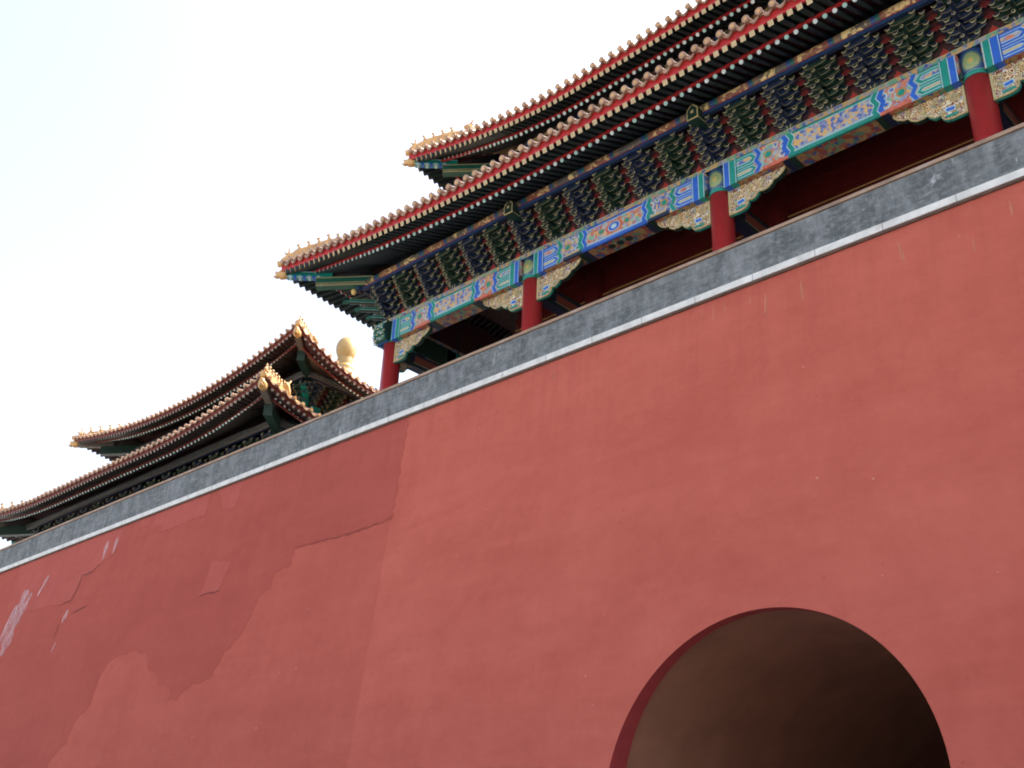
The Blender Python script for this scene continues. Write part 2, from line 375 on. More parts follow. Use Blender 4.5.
# ends and back of the platform
m.poly([P3(WX0, 0), (WX0, 70, 0), (WX0, 68.6, WTOP), P3(WX0, WTOP)], 'plaster_mid'); m.poly([P3(WX1, 0), (WX1, 70, 0), (WX1, 68.6, WTOP), P3(WX1, WTOP)], 'plaster_mid')
m.build('plaster_face', wall, (ACX, 17, 0), recalc=False)
# reveal (red) then the deeper, slightly wider vault
YR = 17.12
rv = MB()
for (xa, za), (xb, zb) in zip(outline, outline[1:]):
    rv.poly([P3(xa, za), P3(xb, zb), (xb, YR, zb), (xa, YR, zb if False else za)], 'plaster_reveal')
for f in rv.sm: pass
rv.build('arch_reveal', wall, (ACX, 17, 0), recalc=False)
va = MB(); k = (AR+.14)/AR
big = [(ACX+(x-ACX)*k, ACZ+(z-ACZ)*k if z > ACZ else z) for x, z in outline]
for (p, q), (bp, bq) in zip(zip(outline, outline[1:]), zip(big, big[1:])):
    va.poly([(p[0], YR, p[1]), (q[0], YR, q[1]), (bq[0], YR+.002, bq[1]), (bp[0], YR+.002, bp[1])], 'vault_plaster')
i0 = len(va.v); ys = [YR, 20, 26, 34, 44, 69]
for y in ys:
    for x, z in big: va.v.append(V((x, y, z)))
nb = len(big)
for a in range(len(ys)-1):
    for b in range(nb-1): va.face([i0+a*nb+b, i0+a*nb+b+1, i0+(a+1)*nb+b+1, i0+(a+1)*nb+b], 'vault_plaster', True)
va.build('vault', wall, (ACX, 17, 0), recalc=False)
# far end of the passage: closed gate leaves
gd = MB(); gd.bx(ACX-AR-.3, ACX+AR+.3, 60, 60.2, 0, 7.2, 'wall_red')
for i in range(9):
    for j in range(9): gd.ell((ACX-2.9+i*.72, 59.98, .6+j*.62), (.11, .07, .11), 'gold', 8, 4)
gd.build('gate_leaf', wall, (ACX, 60, 0))
# plaster patches, cracks, streaks (wall coordinates X, Z)
PATCH = {
    'old': [(-20.9,14.02),(-20.91,10.88),(-21.88,10.89),(-22.68,10.8),(-23.38,10.91),(-24.32,10.84),(-25.03,10.9),(-25.04,10.39),(-25.75,10.29),(-25.8,9.79),(-26.29,9.69),(-26.43,9.24),(-26.79,8.6),(-27.38,8.25),(-27.61,7.85),(-27.78,7.56),(-28.55,7.46),(-29.05,7.3),(-29.29,7.06),(-29.84,7.09),(-29.88,7.45),(-30.69,7.69),(-31.03,8.07),(-31.55,8.24),(-31.91,8.75),(-32.51,8.9),(-33.43,8.89),(-34.31,8.77),(-34.55,8.34),(-34.69,7.39),(-35.35,6.98),(-35.5,6.28),(-36.08,5.93),(-36.39,5.58),(-37.21,4.18),(-46.55,4.46),(-56.06,14.05)],
    'light1': [(-35.88,14.04),(-35.96,13.07),(-37.1,12.61),(-38.31,12.18),(-38.49,11.53),(-39.4,11.52),(-42.14,11.64),(-43.77,12.79),(-44.43,14.04)],
    'light2': [(-30.57,14.03),(-30.51,13.1),(-33.16,13.06),(-33.4,13.4),(-34.58,13.54),(-35.76,13.9),(-35.81,14.05)],
    'light3': [(-28.65,14.02),(-28.84,13.0),(-29.35,13.05),(-29.66,13.26),(-30.15,14.0)],
    'light4': [(-29.4,11.35),(-28.25,11.07),(-28.34,10.77),(-28.52,10.21),(-29.5,10.23),(-29.44,10.71)],
    'crack1': [(-37.14,12.66),(-37.51,12.44),(-38.25,12.39),(-38.33,11.97),(-38.52,11.49),(-39.38,11.48)],
    'crack2': [(-37.1,11.12),(-37.57,11.01),(-38.19,10.97)],
    'crack3': [(-38.93,10.66),(-38.94,10.12)],
    'crack4': [(-36.04,13.83),(-36.07,13.26),(-36.25,12.82)],
    'crack5': [(-28.52,10.21),(-29.5,10.23),(-29.54,10.19)],
    'crack6': [(-20.91,10.88),(-22.69,10.82),(-24.33,10.86),(-25.04,10.92)],
    's1': [(-36.35,13.51),(-36.3,12.91)],
    's2': [(-37.02,13.5),(-37.0,12.8)],
    's3': [(-41.21,12.96),(-41.66,12.18)],
    's4': [(-42.82,12.63),(-43.14,10.05)],
    's5': [(-43.29,12.09),(-43.8,10.47)],
    's6': [(-38.5,11.16),(-38.68,10.72)],
    's7': [(-38.66,9.99),(-38.81,9.65)],
    's8': [(-42.26,12.43),(-42.86,11.23)],
    'o1': [(-9.88,13.55),(-9.88,12.93)],
    'o2': [(-10.25,13.62),(-10.23,13.39)],
    'o3': [(-11.17,13.73),(-11.14,13.35)],
    'o4': [(-10.87,13.69),(-10.87,13.48)],
    'o5': [(-15.69,13.6),(-15.63,13.29)],
    'o6': [(-6.99,13.62),(-6.91,13.07)],
    'o7': [(-4.89,13.55),(-4.88,13.21)],
    'o8': [(-9.06,13.54),(-9.03,13.04)],
    'o9': [(-5.61,13.05),(-5.6,12.77)],
    'o10': [(-11.45,13.73),(-11.42,13.51)],
}
def jag(pts, step, amp, smooth_edges=()):
    out = []
    for i, a in enumerate(pts):
        b = pts[(i+1) % len(pts)]; L = math.dist(a, b); n = max(1, int(L/step))
        if L > 12: n = 1
        nx, nz = -(b[1]-a[1])/max(L, 1e-6), (b[0]-a[0])/max(L, 1e-6)
        for k in range(n):
            t = k/n; e = R.uniform(-amp, amp) if L <= 12 and k else 0
            out.append((a[0]+(b[0]-a[0])*t+nx*e, a[1]+(b[1]-a[1])*t+nz*e))
    return out
def clampz(p): return (p[0], min(max(p[1], .02), WTOP-.01))
def patch(key, mat, off, step=.3, amp=.05, name='plaster_patch'):
    mb = MB(); pts = [clampz(p) for p in jag(PATCH[key], step, amp)]
    mb.prism([P3(x, z, off) for x, z in pts], (0, off+.01, 0), mat)
    c = pts[0]; mb.build(name, wall, P3(c[0], c[1]))
patch('old', 'plaster_old', .006, .13, .065)
for kx in ('light1', 'light2', 'light3', 'light4'): patch(kx, 'plaster_light', .012, .12, .04)
def ribbon(key, mat, w0, w1, off, name, step=.12, amp=.03):
    p = PATCH[key]; pts = []
    for a, b in zip(p, p[1:]):
        n = max(1, int(math.dist(a, b)/step))
        pts += [(a[0]+(b[0]-a[0])*i/n, a[1]+(b[1]-a[1])*i/n) for i in range(n)]
    pts.append(p[-1]); L = []; Rr = []; N = len(pts)-1
    for i, q in enumerate(pts):
        a = pts[max(0, i-1)]; b = pts[min(N, i+1)]; d = math.dist(a, b) or 1
        nx, nz = -(b[1]-a[1])/d, (b[0]-a[0])/d; t = i/N
        w_ = (w0+(w1-w0)*t)*(.35+.65*math.sin(math.pi*min(1, .12+t*.88)))*R.uniform(.6, 1.2)/2; j = R.uniform(-amp, amp)
        L.append((q[0]+nx*(w_+j), q[1]+nz*(w_+j))); Rr.append((q[0]-nx*(w_-j), q[1]-nz*(w_-j)))
    mb = MB(); Z = [clampz(x) for x in L], [clampz(x) for x in Rr]
    for i in range(N): mb.poly([P3(*Z[0][i], off), P3(*Z[1][i], off), P3(*Z[1][i+1], off), P3(*Z[0][i+1], off)], mat)
    mb.build(name, wall, P3(*p[0]))
for kx, w_ in (('crack1', .06), ('crack2', .06), ('crack3', .04), ('crack4', .03), ('crack5', .04), ('crack6', .025)): ribbon(kx, 'crack', w_, w_, .017, 'plaster_crack')
for kx, w_ in (('s1', .3), ('s2', .32), ('s3', .3), ('s4', 1.0), ('s5', .7), ('s6', .3), ('s7', .26), ('s8', .55)): ribbon(kx, 'lime_streak', w_*.7, w_, .018, 'lime_stain', .2, .015)
for i in range(1, 11): ribbon('o%d' % i, 'rust_streak', .05, .10, .004, 'drip_stain', .15, .005)
# stone band, parapet, coping, terrace
b = MB(); b.bx(WX0, WX1, 17.515, 17.78, 13.94, 14.095, 'band_stone'); b.bx(WX0, WX1, 17.545, 17.62, 13.885, 13.94, 'band_shadow_brown'); b.build('stone_band', wall, (0, 17.5, 13.94))  # dark brown edge under the band, its shadow line put into the colour
b = MB(); b.bx(WX0, WX1, 17.605, 18.1, 14.095, 14.985, 'grey_brick'); b.build('brick_parapet', wall, (0, 17.6, 14.13))
b = MB(); b.bx(WX0, WX1, 17.63, 18.08, 14.985, 15.005, 'crack'); b.bx(WX0, WX1, 17.58, 18.12, 15.005, 15.085, 'coping_tile')
b.prism([(WX0, 17.60, 15.085), (WX0, 18.10, 15.085), (WX0, 17.85, 15.2)], (WX1-WX0, 0, 0), 'coping_tile'); b.build('parapet_coping', wall, (0, 17.6, 15))
b = MB(); b.bx(WX0, WX1, 17.78, 68.6, 13.5, 13.75, 'paving'); b.build('terrace_floor', wall, (0, 17.8, 13.5))

# ------------------------------------------------------------------ eaves and roofs (shared by hall and pavilion)
class Side:
    """one side of a hipped eave: origin corner A, u along the eave, n inward; c0/c1 = upturned corner at start/end"""
    def __init__(s, A, u, n, L, c0, c1, z0, rise, flare, Lc, tilt=None, ex=2.0):
        s.A = V((A[0], A[1], 0)); s.u = V((u[0], u[1], 0)); s.n = V((n[0], n[1], 0)); s.L = L; s.c0 = c0; s.c1 = c1
        s.z0 = z0; s.rise = rise; s.fl = flare; s.Lc = Lc; s.tilt = tilt; s.ex = ex
        s.s0 = -flare if c0 else 0; s.s1 = L+flare if c1 else L
    def g(s, q):
        r = 0
        if s.c0 and q < s.Lc: r = max(r, ((s.Lc-q)/(s.Lc+s.fl))**s.ex)
        if s.c1 and s.L-q < s.Lc: r = max(r, ((s.Lc-s.L+q)/(s.Lc+s.fl))**s.ex)
        return r
    def et(s, q): return -s.fl*s.g(q)
    def ez(s, q): return s.z0+s.rise*s.g(q)+(s.tilt(q) if s.tilt else 0)
    def W(s, q, t, z): return s.A+s.u*q+s.n*t+V((0, 0, z))
    def at(s, q, dt, dz): return s.W(q, s.et(q)+dt, s.ez(q)+dz)
    def samples(s, step):
        n = max(2, int((s.s1-s.s0)/step)); return [s.s0+(s.s1-s.s0)*i/n for i in range(n+1)]
def strip(mb, sd, qs, sec, m, close=True):
    """extrude the closed section [(dt,dz)...] along the eave curve; near corners the section is mitred along the hip"""
    i0 = len(mb.v); n = len(sec)
    for q in qs:
        for dt, dz in sec:
            t = sd.et(q)+dt; qq = q
            if sd.c0: qq = max(qq, min(t, q+dt+.001) if q <= sd.s0+1e-6 else (t if q < t else q))
            if sd.c1: qq = min(qq, sd.L-t) if sd.L-q < t or q >= sd.s1-1e-6 else qq
            mb.v.append(sd.W(qq, t, sd.ez(q)+dz))
    for k in range(len(qs)-1):
        for j in range(n if close else n-1):
            a = i0+k*n+j; b_ = i0+k*n+(j+1) % n; mb.face([a, b_, b_+n, a+n], m)
    if close: mb.face([i0+j for j in range(n)], m); e = i0+(len(qs)-1)*n; mb.face([e+j for j in range(n)], m)
def fan(sd, q, tp):
    """root position (s,t) of the rafter whose tip is at q"""
    F = tp+2.2
    if sd.c0 and q < F: return tp+max(0, (q-sd.s0)/(F-sd.s0))*(F-tp)
    if sd.c1 and sd.L-q < F: return sd.L-(tp+max(0, (sd.s1-q)/(F-sd.s0 if sd.c0 else F))*(F-tp))
    return q
class Rafters:
    def __init__(s): s.fly = []; s.rnd = []
def eave(sd, P, rafters=None, eave_mb=None, prio=0):
    """P: tp (purlin depth), L1 (flying length), zp (root centre), pitch, fas (fascia height), zd (round rafter end centre above fascia line)"""
    mb = eave_mb; qs = sd.samples(.3); fa = P['fas']; L1 = P['L1']; sq = P['sq']; tp = P['tp']
    strip(mb, sd, qs, [(0, 0), (.06, 0), (.06, fa), (0, fa)], P.get('fmat', 'board_red'))
    strip(mb, sd, qs, [(-.012, fa*.42), (0, fa*.42), (0, fa), (-.012, fa)], P.get('fmat', 'board_red'))
    zf = -sq*.5-.005                                            # flying rafter end centre
    zr = P['zd']
    # sheathing over the flying rafters and over the round rafters, inner red board
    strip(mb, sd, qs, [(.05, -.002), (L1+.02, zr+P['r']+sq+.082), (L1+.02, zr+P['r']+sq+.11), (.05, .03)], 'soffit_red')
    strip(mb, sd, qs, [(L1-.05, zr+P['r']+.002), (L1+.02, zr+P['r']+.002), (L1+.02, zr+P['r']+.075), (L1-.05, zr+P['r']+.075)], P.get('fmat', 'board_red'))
    i0 = len(mb.v)
    for q in qs:
        e = sd.ez(q)+zr; tt = sd.et(q)+L1; g_ = sd.g(q); zroot = P['zp']+.55*sd.rise*g_+(sd.tilt(q) if sd.tilt else 0)
        for t, z in ((tt, e), (max(tp, tt+.1), zroot), (P['tin'], zroot+P['slope']*(P['tin']-tp))):
            fr_ = (t-tt)/max(tp-tt, .1); qq = q+(fan(sd, q, tp)-q)*min(1, fr_)
            if sd.c0: qq = max(qq, t)
            if sd.c1: qq = min(qq, sd.L-t)
            mb.v.append(sd.W(qq, t, z+P['r']+.012))
    for k in range(len(qs)-1):
        for j in range(2):
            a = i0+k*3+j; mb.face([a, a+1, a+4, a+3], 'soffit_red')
    if rafters is None: return
    n = int((sd.s1-sd.s0)/P['pitch']); off = (sd.s1-sd.s0-n*P['pitch'])/2
    for i in range(n):
        q = sd.s0+off+(i+.5)*P['pitch']
        edge = min((q-sd.s0) if sd.c0 else 9, (sd.s1-q) if sd.c1 else 9)
        if edge < .22: continue
        tip_t = sd.et(q); rs = fan(sd, q, tp); d2 = V((rs-q, tp-tip_t)); d2n = d2/max(d2.y, .01)      # (ds, dt) per unit t
        def pos(dt, z): return sd.W(q+d2n.x*dt, tip_t+dt, z)
        zt = sd.ez(q)+zf; zi = sd.ez(q)+zr+P['r']+.072+sq*.5
        a = pos(0.012, zt); b_ = pos(min(L1+.35, tp*.8), zi+(zi-zt)*.35/L1)
        rafters.fly.append((prio, a, b_, sq, i, P))
        g_ = sd.g(q); zroot = P['zp']+.55*sd.rise*g_+(sd.tilt(q) if sd.tilt else 0)
        a = pos(L1, sd.ez(q)+zr); root = sd.W(rs, tp, zroot)
        b_ = root+(root-a).normalized()*(P['over'] if edge > tp else .05)
        rafters.rnd.append((prio, a, b_, P['r'], i, P))
def make_fly(mb, a, b, sq, i, P):
    d = (b-a).normalized(); x = d.cross(V((0, 0, 1))).normalized(); y = x.cross(d)
    mb.box((a+b)/2, d*(b-a).length/2, x*sq/2, y*sq/2, P.get('rm', 'rafter_green'), None)
    c = a-d*.004; h = sq*.5                                     # gilded end face with a green key mark
    mb.box(c, d*.006, x*h, y*h, P.get('sqm', 'gold_square'))
    if 'rm' not in P:
        for s_ in (-1, 1): mb.box(c-d*.007+x*h*.32*s_, d*.003, x*h*.10, y*h*.34, 'gold_line'); mb.box(c-d*.007+y*h*.42*s_, d*.003, x*h*.4, y*h*.08, 'gold_line')
def make_rnd(mb, a, b, r, i, P):
    mb.tube([a, b], r, 8, P.get('rm', 'rafter_green' if i % 2 else 'rafter_blue')); d = (b-a).normalized()
    mb.tube([a-d*.012, a+d*.01], r*1.0, 10, 'dot_white' if i % 2 else 'dot_green')
def emit_rafters(rf, eaves):
    """the 100 largest in view as parts of their eave, the rest as one row"""
    for lst, mk, nm in ((rf.fly, make_fly, 'flying_rafter'), (rf.rnd, make_rnd, 'round_rafter')):
        lst = sorted(lst, key=lambda e: (V((0, 0, 1.6))-e[1]).length+e[0]*100)
        for e in lst[:100]:
            mb = MB(); mk(mb, *e[1:]); mb.build(nm, eaves, e[1])
        mb = MB()
        for e in lst[100:]: mk(mb, *e[1:])
        if lst[100:]: mb.build(nm+'_row', eaves, lst[100][1], kind='stuff')
def roof_z(P, t): return P['fas']+.03+P['ra']*t+P['rb']*t*t
def roof(sd, P, mb, depth, tiles=True):
    pt = P['tile']; n = int(round((sd.s1-sd.s0)/pt)); pt = (sd.s1-sd.s0)/n; rr = pt*P.get('rrk', .245)
    def rp(q, t, dz=0):
        f = max(0, 1-t/max(depth, .1)); tt = t+sd.et(q)*f
        return sd.W(q, tt, sd.z0+(sd.ez(q)-sd.z0)*f+roof_z(P, t)+dz)
    for i in range(n):
        q0 = sd.s0+i*pt; q = q0+pt/2; q1 = q0+pt
        tm = depth
        if sd.c0: tm = min(tm, q-sd.s0)
        if sd.c1: tm = min(tm, sd.s1-q)
        ts = [0]+[tm*k/5 for k in range(1, 6)]
        for a, b_ in zip(ts, ts[1:]):
            mb.poly([rp(q0, a), rp(q1, a), rp(q1, b_), rp(q0, b_)], 'tile_bed')
        if not tiles: continue
        # barrel tile row with its round end cap
        path = [rp(q, 0, rr*.55)+(-sd.n)*.13+V((0, 0, -.02))]+[rp(q, t, rr*.55) for t in ts]
        mb.tube(path, rr, 7, 'glazed_tile')
        c = path[0]; d = (path[0]-path[1]).normalized(); mb.tube([c, c+d*.035], rr*1.1, 12, 'glazed_tile'); mb.tube([c+d*.03, c+d*.045], rr*.6, 8, 'glazed_gold')
        # hanging drip tile between this row and the next (curved, pointed lip)
        if i < n-1:
            K = 8; top = []; bot = []
            for k in range(K+1):
                x = -1+2*k/K; sag = -(1-x*x)*pt*P.get('sag', .30); top.append((q1+x*pt*.46, sag)); bot.append((q1+x*pt*.46, sag-P.get('lip', 1)*(.035+.06*(1-abs(x))**1.2)))
            base = lambda qq: rp(qq, 0, rr*.25)+(-sd.n)*.10
            for k in range(K):
                p = [base(top[k][0])+V((0, 0, top[k][1])), base(top[k+1][0])+V((0, 0, top[k+1][1])), base(bot[k+1][0])+V((0, 0, bot[k+1][1])), base(bot[k][0])+V((0, 0, bot[k][1]))]
                mb.prism(p, sd.n*.05, 'glazed_tile')
                a0, a1 = base(top[k][0])+V((0, 0, top[k][1])), base(top[k+1][0])+V((0, 0, top[k+1][1]))
                mb.poly([a0, a1, a1+sd.n*.4+V((0, 0, .1)), a0+sd.n*.4+V((0, 0, .1))], 'tile_bed')
    return rp
def seated_beast(mb, c, d, h, kind=0):
    """small glazed roof beast seated facing along d"""
    c = V(c); d = V(d).normalized(); x = V((d.y, -d.x, 0)); up = V((0, 0, 1)); m = 'glazed_gold'
    mb.box(c+up*h*.05, d*h*.26, x*h*.13, up*h*.06, m)
    mb.tube([c-d*h*.14+up*h*.1, c-d*h*.10+up*h*.32, c+d*h*.02+up*h*.55, c+d*h*.06+up*h*.72], [h*.17, h*.19, h*.14, h*.09], 7, m)
    mb.tube([c+d*h*.12+up*h*.1, c+d*h*.12+up*h*.45], [h*.05, h*.07], 6, m)
    mb.ell(c+d*h*.12+up*h*.82, (h*.14, h*.14, h*.13), m); mb.tube([c+d*h*.16+up*h*.8, c+d*h*.32+up*h*.76], [h*.09, h*.06], 6, m)
    if kind % 3 == 0:
        for s in (-1, 1): mb.tube([c+x*s*h*.07+up*h*.9, c+x*s*h*.1-d*h*.06+up*h*1.08], [h*.035, h*.012], 5, m)
    elif kind % 3 == 1: mb.tube([c+d*h*.1+up*h*.9, c+d*h*.02+up*h*1.08, c-d*h*.1+up*h*1.1], [h*.05, h*.03, h*.015], 5, m)
    else: mb.tube([c-d*h*.16+up*h*.2, c-d*h*.3+up*h*.45, c-d*h*.2+up*h*.66], [h*.05, h*.06, h*.02], 6, m)
def rider(mb, c, d, h):
    c = V(c); d = V(d).normalized(); x = V((d.y, -d.x, 0)); up = V((0, 0, 1)); m = 'glazed_gold'
    mb.ell(c+up*h*.26, (h*.3, h*.3, h*.2), m); mb.tube([c+d*h*.2+up*h*.3, c+d*h*.42+up*h*.52], [h*.13, h*.07], 6, m); mb.tube([c+d*h*.42+up*h*.5, c+d*h*.56+up*h*.46], [h*.05, h*.01], 5, m)
    mb.tube([c-d*h*.2+up*h*.3, c-d*h*.46+up*h*.6], [h*.12, h*.04], 6, m)
    mb.tube([c+up*h*.35, c+up*h*.78], [h*.13, h*.1], 7, m); mb.ell(c+up*h*.9, h*.11, m); mb.tube([c+up*h*.98, c+up*h*1.1], [h*.06, h*.03], 6, m)
def hip(sd, P, rp, parent, nfig, fig_h, length, beasts=True, start=True):
    """hip ridge over a corner with its row of figures, plus the two stacked corner beams below it"""
    dg = (sd.u+sd.n).normalized() if start else (-sd.u+sd.n).normalized()
    s_of = (lambda t: sd.s0+t) if start else (lambda t: sd.s1-t)
    def hp(t): return rp(s_of(t), t)
    N = 22; pts = [hp(length*k/N) for k in range(N+1)]
    rh = lambda t: .36*P.get('rk', 1)+P.get('rs', .55)*min(t, 1.0)
    mb = MB(); x = V((dg.y, -dg.x, 0)); up = V((0, 0, 1)); prev = None
    for k, p in enumerate(pts):
        i = len(mb.v); wdt = .13; hh = rh(length*k/N) if k else .24*P.get('rk', 1)
        mb.v += [p-x*wdt-up*.05, p+x*wdt-up*.05, p+x*wdt*.8+up*hh, p-x*wdt*.8+up*hh]
        if prev is not None:
            for j in range(4): mb.face([prev+j, prev+(j+1) % 4, i+(j+1) % 4, i+j], 'glazed_gold')
        else: mb.face([i, i+1, i+2, i+3], 'glazed_gold')
        prev = i
    mb.face([prev, prev+3, prev+2, prev+1], 'glazed_gold'); mb.tube([p+up*(rh(length*(k+1)/N)+.01) for k, p in enumerate(pts[1:])], .085, 8, 'glazed_gold')
    c = pts[0]; mb.tube([c-dg*.16+up*.02, c+dg*.1+up*.06], [.11, .12], 10, 'glazed_gold')
    rg = mb.build('hip_ridge', parent, pts[0])
    d = -dg
    for k in range(nfig):
        t = (.16+.31*k)*P.get('figsp', 1)/1.414; p = hp(t)+up*((rh(t)-.02) if k else (.24*P.get('rk', 1)+(rh(length/N)-.24*P.get('rk', 1))*t*N/length-.04)); mb = MB()
        rider(mb, p, d, fig_h) if k == 0 else seated_beast(mb, p, d, fig_h, k)
        mb.build('ridge_figure', parent, p)
    t = (.16+.31*nfig+.3)*P.get('figsp', 1)/1.414; p = hp(t)+up*rh(t); mb = MB(); h = fig_h*1.5
    mb.tube([p-d*h*.45, p-d*h*.1+up*h*.25, p+d*h*.2+up*h*.5, p+d*h*.42+up*h*.42], [h*.25, h*.3, h*.24, h*.12], 8, 'glazed_gold')
    for s_ in (-1, 1):
        mb.tube([p+x*s_*h*.12+up*h*.6, p+x*s_*h*.2-d*h*.2+up*h*.95, p+x*s_*h*.18-d*h*.4+up*h*1.0], [h*.07, h*.05, h*.015], 6, 'glazed_gold')
    mb.tube([p-d*h*.4+up*h*.1, p-d*h*.6+up*h*.5], [h*.16, h*.04], 6, 'glazed_gold'); mb.build('ridge_beast', parent, p)
    # corner beams
    CT = sd.W(sd.s0 if start else sd.s1, -sd.fl, sd.ez(sd.s0 if start else sd.s1)); k = P.get('cb', 1.0)
    mb = MB()
    a = CT+dg*.24*k-up*.13*k; b_ = CT+dg*1.75*k-up*.08*k
    def beam(a, b_, w_, h_, m, edge, mb=mb):
        dd = (b_-a).normalized(); yy = x.cross(dd).normalized()
        yy = yy if yy.z > 0 else -yy
        mb.box((a+b_)/2, dd*(b_-a).length/2, x*w_/2, yy*h_/2, m)
        for s_ in (-1, 1):
            for z_ in (-.42, .42): mb.box((a+b_)/2+x*s_*(w_/2+.004)+yy*h_*z_, dd*(b_-a).length/2, x*.004, yy*.014*k, edge)
        mb.box(a-dd*.004, dd*.006, x*w_/2, yy*h_/2, m)
        for s_ in (-1, 1): mb.box(a-dd*.012+x*s_*w_*.46, dd*.003, x*w_*.035, yy*h_*.48, edge); mb.box(a-dd*.012+yy*s_*h_*.46, dd*.003, x*w_*.42, yy*h_*.035, edge)
        return dd, yy
    dd, yy = beam(a, b_, .20*k, .24*k, P.get('cbm', 'teal'), P.get('cbe', 'pale_line'))
    # painted chevrons on the under side of the flying corner beam
    for q in range(7):
        c = a+dd*(.10+.16*q)*k-yy*(.12*k+.005)
        mb.box(c, dd*.045*k, x*.09*k, yy*.004, P.get('cbe', 'pale_line') if q % 2 == 0 else P.get('cbm', 'blue'))
        for s_ in (-1, 1): mb.box(c+x*s_*(.10*k+.006)+yy*.04*k, dd*.05*k, x*.003, yy*.045*k, P.get('cbe', 'pale_line') if q % 2 == 0 else P.get('cbm', 'blue'))
    mb.build('corner_beam', parent, a)
    mb = MB(); a2 = CT+dg*1.25*k-up*.40*k; b2 = CT+dg*4.2*k-up*.10*k
    yy2 = up; dd2 = (b2-a2).normalized(); beam(a2, b2, .27*k, .36*k, P.get('cb2', 'hip_green'), P.get('cbe2', 'gold_line'), mb)
    for s_ in (-1, 1):
        for z_ in (-.30, -.14): mb.box((a2+b2)/2+x*s_*(.135*k+.005)+yy2*.36*k*z_, dd2*(b2-a2).length/2, x*.003, yy2*.010*k, P.get('cbe2', 'gold_line'))
    mb.build('corner_beam', parent, a2)
    mb = MB(); c = a-dg*.03
    mb.tube([c+dg*.02+up*.0, c-dg*.16*k-up*.02, c-dg*.30*k+up*.02, c-dg*.40*k+up*.12*k], [.13*k, .15*k, .11*k, .03*k], 9, 'glazed_gold'); mb.ell(c-dg*.22*k+up*.13*k, (.07*k,)*3, 'glazed_gold', 6, 5)
    mb.tube([c-dg*.3*k-up*.08*k, c-dg*.44*k-up*.06*k], [.08*k, .03*k], 6, 'glazed_gold'); mb.build('beam_end_beast', parent, c)

# ------------------------------------------------------------------ bracket set (dougong)
BS, BZ, NJ = .162, .21, 4
BTOP = 1.10
def bracket_mesh(A, B, name):
    mb = MB(); G = 'gold_line'
    mb.taper((0, 0, 0), .09, .09, .13, .13, 0, .09, B)
    for s in (-1, 1): mb.box((s*.05, -.135, .05), (.008, 0, 0), (0, .004, 0), (s*.012, 0, .045), G)
    for k in range(NJ+1):
        z = .09+BZ*k; y = -BS*k
        # outward arm
        if k < NJ:
            y1 = -BS*(k+1)-.16
            mb.prism([(-.05, .15, z), (-.05, y1+.1, z), (-.05, y1, z-.045 if k else z+.02), (-.05, y1, z+.03), (-.05, y1+.12, z+.115), (-.05, .15, z+.115)], (.10, 0, 0), A)
            mb.tube([(0, y1-.012, z-.0), (0, y1+.01, z-.0)], .044, 10, G); mb.tube([(0, y1-.02, z), (0, y1, z)], .031, 10, A)
            for s in (-1, 1): mb.prism([(s*.052, y1+.12, z+.002), (s*.052, -BS*k-.05, z+.002), (s*.052, -BS*k-.05, z+.018), (s*.052, y1+.12, z+.014)], (s*.004, 0, 0), 'gold_ink')
        for yy, ln in ((y, .60), (y+BS, .92)):
            if yy > .01 : continue
            h = .125; l = ln/2
            prof = [(-l, h), (-l, .065), (-l+.05, .025), (-l+.13, 0), (l-.13, 0), (l-.05, .025), (l, .065), (l, h)]
            mb.prism([(x, yy-.045, z+zz) for x, zz in prof], (0, .09, 0), A)
            for (xa, za), (xb, zb) in zip(prof[1:], prof[2:-1]):
                mb.prism([(xa, yy-.046, z+za), (xb, yy-.046, z+zb), (xb*.98, yy-.046, z+zb+.014), (xa*.98, yy-.046, z+za+.014)], (0, -.005, 0), 'gold_ink')
            for x in (-l+.05, l-.05):
                mb.taper((x, yy, 0), .042, .05, .066, .06, z+h-.012, z+h+.07, B)
                cr = [(-.078, .05), (-.056, .006), (-.022, -.018), (.022, -.018), (.056, .006), (.078, .05), (.05, .022), (.02, .004), (-.02, .004), (-.05, .022)]
                mb.prism([(x+a*1.05, yy-.064, z+h-.01+b*1.3) for a, b in cr], (0, -.008, 0), 'cream_gold')
    ob = mb.build(name, None, (0, 0, 0), local=True); me = ob.data; bpy.data.objects.remove(ob); return me
BR = [bracket_mesh('deep_blue', 'deep_green', 'bracket_set'), bracket_mesh('deep_green', 'deep_blue', 'bracket_set')]

